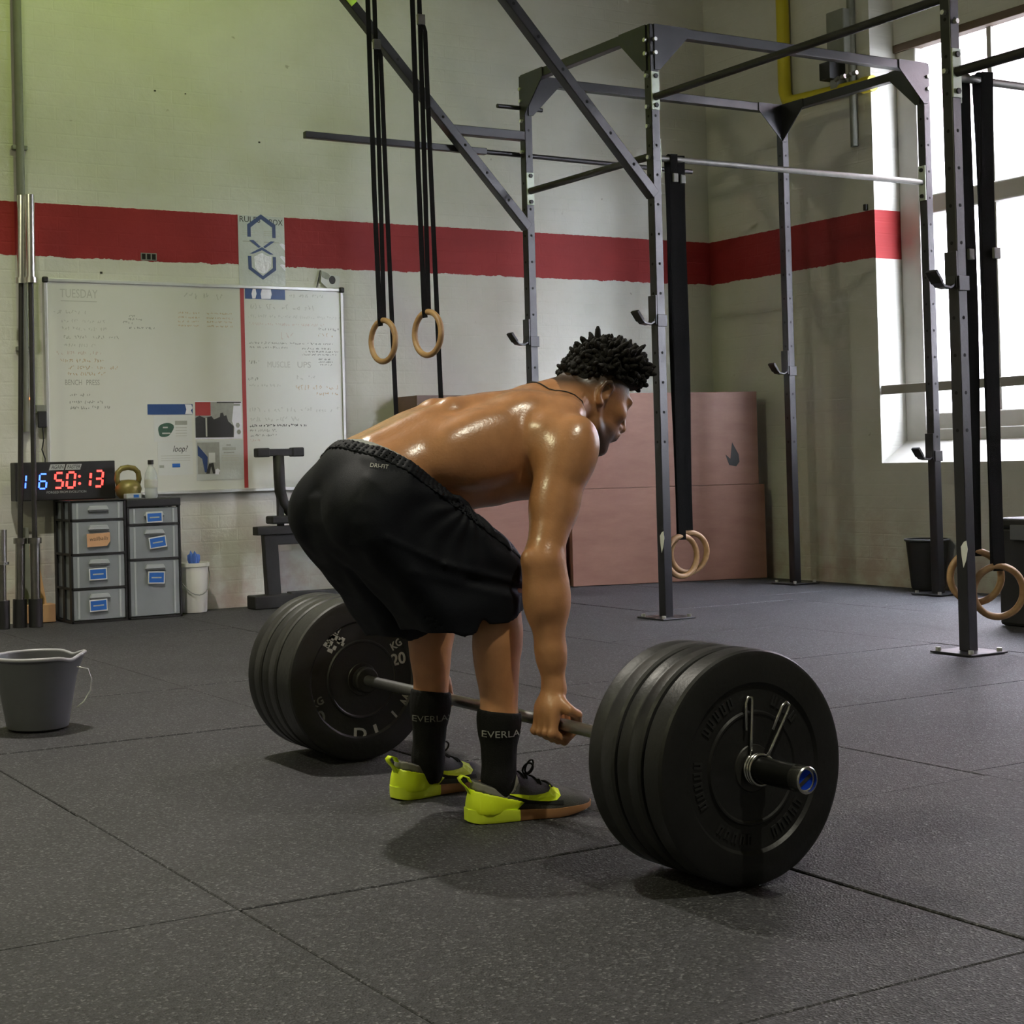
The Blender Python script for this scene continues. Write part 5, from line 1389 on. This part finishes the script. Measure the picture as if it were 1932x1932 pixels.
lips = isH * (f_ > .108) * (u_ < -.034) * (u_ > -.062) * (np.abs(l_) < .024)
tint[lips > 0] = (.13, .05, .035)
# palms and nails paler; face a touch deeper than the trunk
face = (isH*.22*(1-dark[:, 0]))[:, None]
tint = tint*(1-face) + np.array((.26, .105, .045))*face
sweat = np.where(V[:, 2] > .62, 1.0, .45) * np.where(isH > 0, .35, 1.0) * np.where((V[:, 0] > 1.9) & (V[:, 2] < .60), .6, 1.0)
sa_ = body.data.attributes.new('sweat', 'FLOAT', 'POINT'); sa_.data.foreach_set('value', sweat.astype(np.float32))
at = body.data.attributes.new('tint', 'FLOAT_COLOR', 'POINT')
at.data.foreach_set('color', np.concatenate([tint, np.ones((len(V), 1))], 1).astype(np.float32).ravel())

# ---- hair
HB = Field((2.18, 3.05, .95), (2.64, 3.33, 1.22), .006)
HBR = HR @ np.array(((math.cos(.20), 0, -math.sin(.20)), (0, 1, 0), (math.sin(.20), 0, math.cos(.20))))
HB.el(hp(.005, 0, .032), (.099, .0835, .099), .0, HR)
HB.el(hp(.012, 0, .074), (.090, .0820, .080), .02, HBR)
HB.el(hp(.060, 0, .108), (.050, .064, .050), .03, HBR)
sl, X, Y, Z = HB.win((0, 0, 0), (9, 9, 9))
fx = (X-HO[0])*HF[0] + (Z-HO[2])*HF[2]; ux = (X-HO[0])*HU[0] + (Z-HO[2])*HU[2]
cut = (.038 + .44*np.maximum(fx, 0) + .60*np.minimum(fx, 0) + 1.6*np.maximum(np.abs(Y-YC)-.05, 0)*np.clip(.06-fx, 0, .1)*8 - ux)*.9 + 0*Y
HB.comb(sl, cut.astype(np.float32), 0, 'i')
hV, hQ = HB.mesh(1)
hN = normals(hV, hQ)
relh = hV - HO; hf, hu = relh @ HF, relh @ HU
hair = MB(); hair.add(hV.tolist(), [tuple(q) for q in hQ.tolist()])
cand = np.where((hu > .050 + .42*hf))[0]
rng.shuffle(cand)
pick = []; PP = np.zeros((0, 3))
for i in cand:
    if len(PP) == 0 or ((PP - hV[i])**2).sum(1).min() > .0105**2:
        pick.append(i); PP = np.vstack([PP, hV[i]])
    if len(pick) >= 480: break
for i in pick:
    p = Vector(hV[i]); n = Vector(hN[i])
    n = (n + Vector(HU)*.25 + Vector(rng.normal(0, .22, 3))).normalized()
    ln = float(rng.uniform(.012, .032))*float(np.clip((hu[i] - .03 - .42*hf[i])/.06, .18, 1)*(float(np.clip(1 + (hf[i] + .02)/.08, .35, 1)) if hu[i] < .13 else 1)); r = float(rng.uniform(.0055, .0082))
    bend = Vector(rng.normal(0, .006, 3))
    hair.tube([p - n*.006, p + n*ln*.45 + bend*.4, p + n*ln*.8 + bend, p + n*ln + bend*1.3], [r, r*1.05, r*.85, r*.35], 6)
hair.part('hair', M['hair'], person, smooth=True)
# neck cord
cord = []
for k in range(40):
    a = 2*math.pi*k/40
    c = np.array((2.228, YC, .945)); ex = np.array((.45, 0, -.89)); 
    cord.append(tuple(c + ex*(.085*math.cos(a)) + np.array((0, .115*math.sin(a), 0))))
bvh_b = BVHTree.FromPolygons([tuple(v) for v in V], [tuple(q) for q in Q.tolist()])
cord2 = []
for p in cord:
    h_ = bvh_b.find_nearest(Vector(p)); cord2.append(h_[0] + h_[1]*.0022)
MB().tube(cord2, .0016, 6, closed=True).part('neck_cord', M['lace'], person, smooth=True)
# ---- shorts
def poly_sdf(P, X, Z):
    P = np.array(P); d = np.full(np.broadcast(X, Z).shape, 9.0); sgn = np.ones(d.shape)
    n = len(P)
    for i in range(n):
        a, b = P[i], P[(i+1) % n]; e = b - a
        wx, wz = X - a[0], Z - a[1]
        t = np.clip((wx*e[0] + wz*e[1])/(e @ e), 0, 1)
        d = np.minimum(d, (wx-e[0]*t)**2 + (wz-e[1]*t)**2)
        c1, c2 = Z >= a[1], Z < b[1]; c3 = e[0]*wz > e[1]*wx
        sgn = np.where((c1 & c2 & c3) | (~c1 & ~c2 & ~c3), -sgn, sgn)
    return sgn*np.sqrt(d)
def extr(P, X, Y, Z, yc, hw, r):
    d2 = poly_sdf(P, X[:, 0, :], Z[0, 0, :][None])[:, None, :] + r
    q2 = np.abs(Y - yc) - (hw - r)
    return np.minimum(np.maximum(d2, q2), 0) + np.sqrt(np.maximum(d2, 0)**2 + np.maximum(q2, 0)**2) - r
S = B0.sub((1.50, 2.86, .38), (2.10, 3.53, .93), .007)
X, Y, Z = S.grid()
Zb = Z + 0*X
legP = [(1.73, .82), (1.64, .79), (1.602, .74), (1.595, .69), (1.610, .645), (1.655, .595), (1.73, .51), (1.815, .38), (2.0, .38), (2.022, .53), (2.025, .60), (1.985, .648), (1.93, .685), (1.82, .76)]
pelP = [(1.740, .905), (1.690, .866), (1.655, .842), (1.618, .798), (1.592, .748), (1.590, .69), (1.610, .645), (1.66, .60), (1.80, .60), (1.93, .66), (1.965, .71), (1.87, .81)]
def usm(a, b, k):
    hh = np.clip(.5 + .5*(a-b)/k, 0, 1); return a*(1-hh) + b*hh - k*hh*(1-hh)
f = (X - 1.67)/.31
dR = extr(legP, X, Y, Zb, 3.098 - .040*f, .112 - .030*np.clip(f, 0, 1), .055)
dL = extr(legP, X, Y, Zb, 3.282 + .055*f, .112 - .025*np.clip(f, 0, 1), .055)
dP = extr(pelP, X, Y, Zb, YC, .178, .095)
d = usm(usm(dR, dL, .02), dP, .03)
keep = (S.F < .035) & (Z > .50)
d = np.where(Z > .47, np.minimum(d, S.F + .002), d)
# folds
th = np.arctan2(Z - .735, X - 1.885); r_ = np.hypot(Z - .735, X - 1.885)
d = d + .0042*np.sin(th*15 + 3*np.sin(r_*17) + Y*9)*np.exp(-(r_/.15)**2)*np.clip(r_/.03, 0, 1)
d = d + .0026*np.sin((Z*1.0 + X*.42)*62 + 2.2*np.sin(X*19 + Y*8))*np.clip((.70 - Z)/.1, 0, 1)*np.clip((X-1.66)/.12, 0, 1)
d = d + .0016*np.sin(X*48 - Z*30 + 2*np.sin(Y*30))*np.clip((1.82-X)/.1, 0, 1)
for (ax_, az_, bx_, bz_, am, wd) in ((1.66, .66, 1.80, .595, .0045, .007), (1.80, .595, 2.03, .535, .0055, .007), (1.86, .555, 2.03, .522, -.005, .009), (1.72, .585, 2.02, .500, .003, .009)):
    ex, ez = bx_-ax_, bz_-az_; t = np.clip(((X-ax_)*ex + (Z-az_)*ez)/(ex*ex+ez*ez), 0, 1)
    d = d - am*np.exp(-((X-ax_-ex*t)**2 + (Z-az_-ez*t)**2)/wd**2)
WN = np.array((.583, .813)); wd_ = (X - 1.692)*WN[0] + (Z - .860)*WN[1]
wav = .003*np.sin(Y*130)
hem = np.interp(X, (1.60, 1.80, 1.85, 1.92, 2.05), (.445, .438, .430, .446, .476)) - .030*(Y > YC)
outer = np.clip((3.045 - Y)/.03, 0, 1) + np.clip((Y - 3.335)/.03, 0, 1)
hem = hem + .022*np.exp(-((X-1.90)/.012)**2)*outer + .004*np.sin(X*60 + Y*25)
shell = d.copy()
inside = np.maximum(d + .007, Z - (hem + .05))
d = np.maximum(d, -inside)
d = np.maximum(np.maximum(d, wd_ + wav*.0), hem - Z)
S.F = d.astype(np.float32)
sV, sQ = S.mesh(5)
shorts = np_mesh('shorts', sV, sQ, M['shorts'], person)
# gathered waistband, proud of the cloth
G = B0.sub((1.50, 2.86, .38), (2.10, 3.53, .93))
ang_ = np.arctan2(Y - YC, (Z - .80) - (X - 1.78))
gath = .0016*np.sin(ang_*70)
G.F = np.maximum(np.maximum(shell - .0035 + gath, np.abs(wd_ + .014) - .016), -(shell + .003)).astype(np.float32)
gV, gQ = G.mesh(1)
np_mesh('waistband', gV, gQ, M['shorts'], shorts)
# grey underwear band above it at the small of the back
U = B0.sub((1.42, 2.90, .60), (2.10, 3.48, .95))
Xu, Yu, Zu = U.grid()
wu = (Xu - 1.692)*WN[0] + (Zu - .860)*WN[1]
U.F = np.maximum(np.maximum(U.F - .0035, -(U.F + .004)), np.abs(wu - .003) - .011 + 0*Yu).astype(np.float32)
U.F = np.maximum(U.F, (.80 - Zu + 0*Xu + 0*Yu).astype(np.float32))
uV, uQ = U.mesh(1)
np_mesh('underwear_band', uV, uQ, M['briefs'], shorts)
bvh_s = BVHTree.FromPolygons([tuple(v) for v in sV], [tuple(q) for q in sQ.tolist()])
VD = Vector((.47, .883, 0)); VU = Vector((.883, -.47, 0))
def cloth_text(s, o, size, width, bvh, mat, parent, u=VU, v=Vector((0, 0, 1)), d=VD, lift=.0012, shear=0):
    TV, TF_ = text_vf(s, size, 0, shear)
    xs = [p.x for p in TV]; k = width/(max(xs)-min(xs))
    o = Vector(o)
    return decal('lettering', [o + u*(p.x*k) + v*p.y for p in TV], TF_, bvh, d, mat, parent, lift)
rot = math.radians(-8)
cloth_text('DRI-FIT', (1.668, 3.03, .816), .013, .042, bvh_s, 'sockprint', shorts, u=(VU*math.cos(rot) + Vector((0, 0, 1))*math.sin(rot)).normalized(), shear=.25)
# drawcord tail at the front of the waist
hit = bvh_s.find_nearest(Vector((1.885, 3.02, .735)))
p0 = hit[0]
MB().ribbon([p0 + Vector((-.045, -.004, .022)), p0 + Vector((-.02, -.010, .012)), p0 + Vector((.0, -.010, -.004)), p0 + Vector((.018, -.008, -.024))], [.006, .018, .020, .012], .005, (.6, 0, .8)).part('pocket_fold', M['shorts'], shorts, smooth=True)

# ---- socks
for s in (-1, 1):
    hip, knee, ank = LEGS[s]
    lo = ank + np.array((-.09, -.085, -.06)); hi = ank + np.array((.10, .085, .175))
    K = B0.sub(lo, hi, .0055)
    Xk, Yk, Zk = K.grid()
    top = .246 - .14*(Xk - 1.98)*1.0
    if s > 0: top = top + .012
    rib = .0008*np.sin(np.arctan2(Yk-ank[1], Xk-ank[0])*46)
    K.F = np.maximum(K.F + rib + 0*Zk, Zk - top + 0*Yk).astype(np.float32)
    # keep only this leg, away from the hand
    K.F = np.maximum(K.F, (np.abs(Yk - ank[1]) - .075 + 0*Xk + 0*Zk).astype(np.float32))
    kV, kQ = K.mesh(1)
    # drop stray islands that belong to the fingers: keep points near the shin line
    sk = np_mesh('sock', kV, kQ, M['sock'], person)
    bv = BVHTree.FromPolygons([tuple(v) for v in kV], [tuple(q) for q in kQ.tolist()])
    c = ank + np.array((.005, 0, .110 if s < 0 else .105))
    cloth_text('EVERLAST', Vector(c) + VU*.014, .022, .112, bv, 'sockprint' if s < 0 else 'printdim', sk, lift=.0015)

# ---- shoes
def make_shoe(heel, ang, mirror, sfx):
    ca, sa = math.cos(ang), math.sin(ang)
    def T(p):
        u, v, z = p; v = v*mirror
        return (heel[0] + ca*u - sa*v, heel[1] + sa*u + ca*v, z)
    def TV(A_): return np.array([T(p) for p in A_])
    def flip(Q_): return Q_[:, ::-1] if mirror < 0 else Q_
    W = Field((-.03, -.075, -.01), (.33, .075, .16), .0032)
    W.rc((.042, 0, .030), (.046, 0, .078), .0405, .036, .01)
    W.rc((.045, 0, .036), (.13, 0, .048), .0405, .041, .02)
    W.rc((.115, 0, .066), (.195, 0, .032), .034, .036, .02)
    W.el((.200, .003, .022), (.075, .0495, .040), .02)
    W.el((.252, .004, .022), (.052, .044, .028), .02)
    W.rc((.108, 0, .085), (.098, 0, .118), .020, .017, .015, sq=(.6, 1.3, 1))
    Xw, Yw, Zw = W.grid()
    full = W.F.copy()
    W.rc((.064, 0, .13), (.062, 0, .060), .036, .031, .006, op='s')
    col = np.interp(Xw, (-.01, .02, .045, .075, .10, .125, .33), (.096, .092, .082, .070, .092, .135, .135))
    lined = W.F.copy()
    W.F = np.maximum(np.maximum(W.F, Zw - col + 0*Yw), .012 - Zw + 0*Xw + 0*Yw).astype(np.float32)
    uV_, uQ_ = W.mesh(1)
    sh = np_mesh('shoe', TV(uV_), flip(uQ_), M['shoegrey'], person)
    tag(sh, sfx)
    bv = BVHTree.FromPolygons([T(p) for p in uV_], [tuple(q) for q in flip(uQ_).tolist()])
    # heel counter shell
    C_ = Field((-.03, -.075, -.01), (.33, .075, .16), .0032)
    reg = np.maximum(Zw - (.076 - .27*Xw), Xw - (.082 + .95*Zw)) + 0*Yw
    C_.F = np.maximum(np.maximum(np.maximum(full - .0028, -(full + .003)), reg), .018 - Zw).astype(np.float32)
    cV, cQ = C_.mesh(1)
    np_mesh('heel_counter', TV(cV), flip(cQ), M['volt'], sh)
    # lining visible round the collar
    Lf = Field((-.03, -.075, -.01), (.33, .075, .16), .0032)
    reg = np.maximum(col - .020 - .12*np.maximum(Xw-.06, 0) - Zw, Zw - col + .0015) + 0*Yw
    Lf.F = np.maximum(np.maximum(np.maximum(lined - .0018, -(full + .006)), reg), Xw - .112 + 0*Yw).astype(np.float32)
    lV, lQ = Lf.mesh(1)
    if len(lV): np_mesh('collar_lining', TV(lV), flip(lQ), M['lining'], sh)
    # sole in two colours
    def wid(u): return np.interp(u, (-.006, .004, .02, .05, .11, .15, .205, .25, .28, .297, .305), (.014, .029, .040, .0445, .0425, .044, .0535, .049, .039, .025, .010))
    def top(u): return np.interp(u, (-.01, .08, .12, .2, .28, .31), (.031, .028, .024, .021, .023, .026))
    def bot(u): return np.interp(u, (-.01, .01, .22, .305), (.004, 0, 0, .014))
    def off(u): return np.interp(u, (0, .12, .22, .3), (0, -.001, .003, .004))
    def sole(name, us, mat):
        vs, fs = [], []
        for u in us:
            w, t, b, o = wid(u), top(u), bot(u), off(u)
            vs += [T((u, o-w*.94, b)), T((u, o-w, b+.006)), T((u, o-w, t)), T((u, o+w, t)), T((u, o+w, b+.006)), T((u, o+w*.94, b))]
        n = len(us)
        for i in range(n-1):
            a, b = i*6, i*6+6
            fs += [(a+k, a+(k+1) % 6, b+(k+1) % 6, b+k) for k in range(6)]
        fs += [tuple(range(6)), tuple((n-1)*6+k for k in range(6))]
        MB().add(vs, fs).part(name, M[mat], sh, smooth=50)
    sole('heel_sole', [-.006, -.002, .004, .012, .02, .035, .05, .08, .110], 'voltsole')
    sole('front_sole', [.110, .13, .15, .18, .205, .23, .25, .27, .285, .297, .305], 'gum')
    # gum wedge rising behind the swoosh on the outer side
    lowc = [(.086, .0605), (.105, .0545), (.13, .0465), (.155, .0415), (.18, .0385), (.20, .0395), (.212, .047), (.212, .060), (.203, .074), (.186, .090)]
    upc = [(.087, .0620), (.105, .0610), (.13, .0570), (.15, .0555), (.17, .0555), (.184, .0575), (.1915, .0630), (.193, .0690), (.191, .078), (.185, .0905)]
    vs, fs = [], []
    for a, b in zip(lowc, upc):
        for q in range(3):
            t = q/2; vs.append(Vector(T((a[0]+(b[0]-a[0])*t, -.0, a[1]+(b[1]-a[1])*t))))
    for i in range(len(lowc)-1):
        for q in range(2): fs.append((i*3+q, i*3+q+1, i*3+q+4, i*3+q+3))
    side = Vector(T((0, 1, 0))) - Vector(T((0, 0, 0)))
    for sd, v_ in ((1, -1), (-1, 1)):
        decal('swoosh', [p + side*(-.0*sd) for p in vs], fs, bv, side*sd*(1), 'volt', sh, .0022)
    # black rand under the swoosh
    vs, fs = [], []
    uu = [.085 + .012*i for i in range(12)]
    for u in uu:
        zt = .0505 - .10*(u-.085)
        for q in range(3): vs.append(Vector(T((u, 0, zt - .0045*q))))
    for i in range(len(uu)-1):
        for q in range(2): fs.append((i*3+q, i*3+q+1, i*3+q+4, i*3+q+3))
    for sd in (1, -1): decal('rand', vs, fs, bv, side*sd, 'lace', sh, .0012)
    # pull tab
    pts = [T(p) for p in ((.004, 0, .062), (-.004, 0, .078), (-.018, 0, .092), (-.022, 0, .100), (-.014, 0, .106), (.000, 0, .101), (.006, 0, .090))]
    MB().ribbon(pts, .017, .003, side).part('pull_tab', M['volt'], sh, smooth=True)
    # laces
    for k in range(5):
        u, z = .125 + .017*k, .106 - .0098*k
        pts = []
        for q in range(7):
            v = -.024 + .008*q
            h_ = bv.ray_cast(Vector(T((u + .006*(1 if k % 2 else -1)*(v/.024), v, .2))), Vector((0, 0, -1)))
            if h_[0] is not None: pts.append(h_[0] + Vector((0, 0, .0022)))
        if len(pts) > 2: MB().tube(pts, .0027, 6).part('lace', M['lace'], sh, smooth=True)
    ctr = bv.ray_cast(Vector(T((.130, 0, .25))), Vector((0, 0, -1)))[0] or Vector(T((.13, 0, .1)))
    lx = Vector(T((1, 0, 0))) - Vector(T((0, 0, 0)))
    for a in (1, -1):
        lp = []
        for q in range(14):
            t = 2*math.pi*q/14
            lp.append(ctr + lx*(.012 + .016 - .016*math.cos(t))*(1 if a > 0 else .5) + Vector((0, 0, .006 + .012*math.sin(t) + .006*(1-math.cos(t)))) + side*(a*.012*(1-math.cos(t))*mirror))
        MB().tube(lp, .0024, 6, closed=True).part('lace_loop', M['lace'], sh, smooth=True)
    return sh
make_shoe((1.897, 3.062), math.radians(-10.5), 1, 'near right training shoe in grey, volt yellow and gum')
make_shoe((1.880, 3.372), math.radians(8), -1, 'far left training shoe in grey, volt yellow and gum')
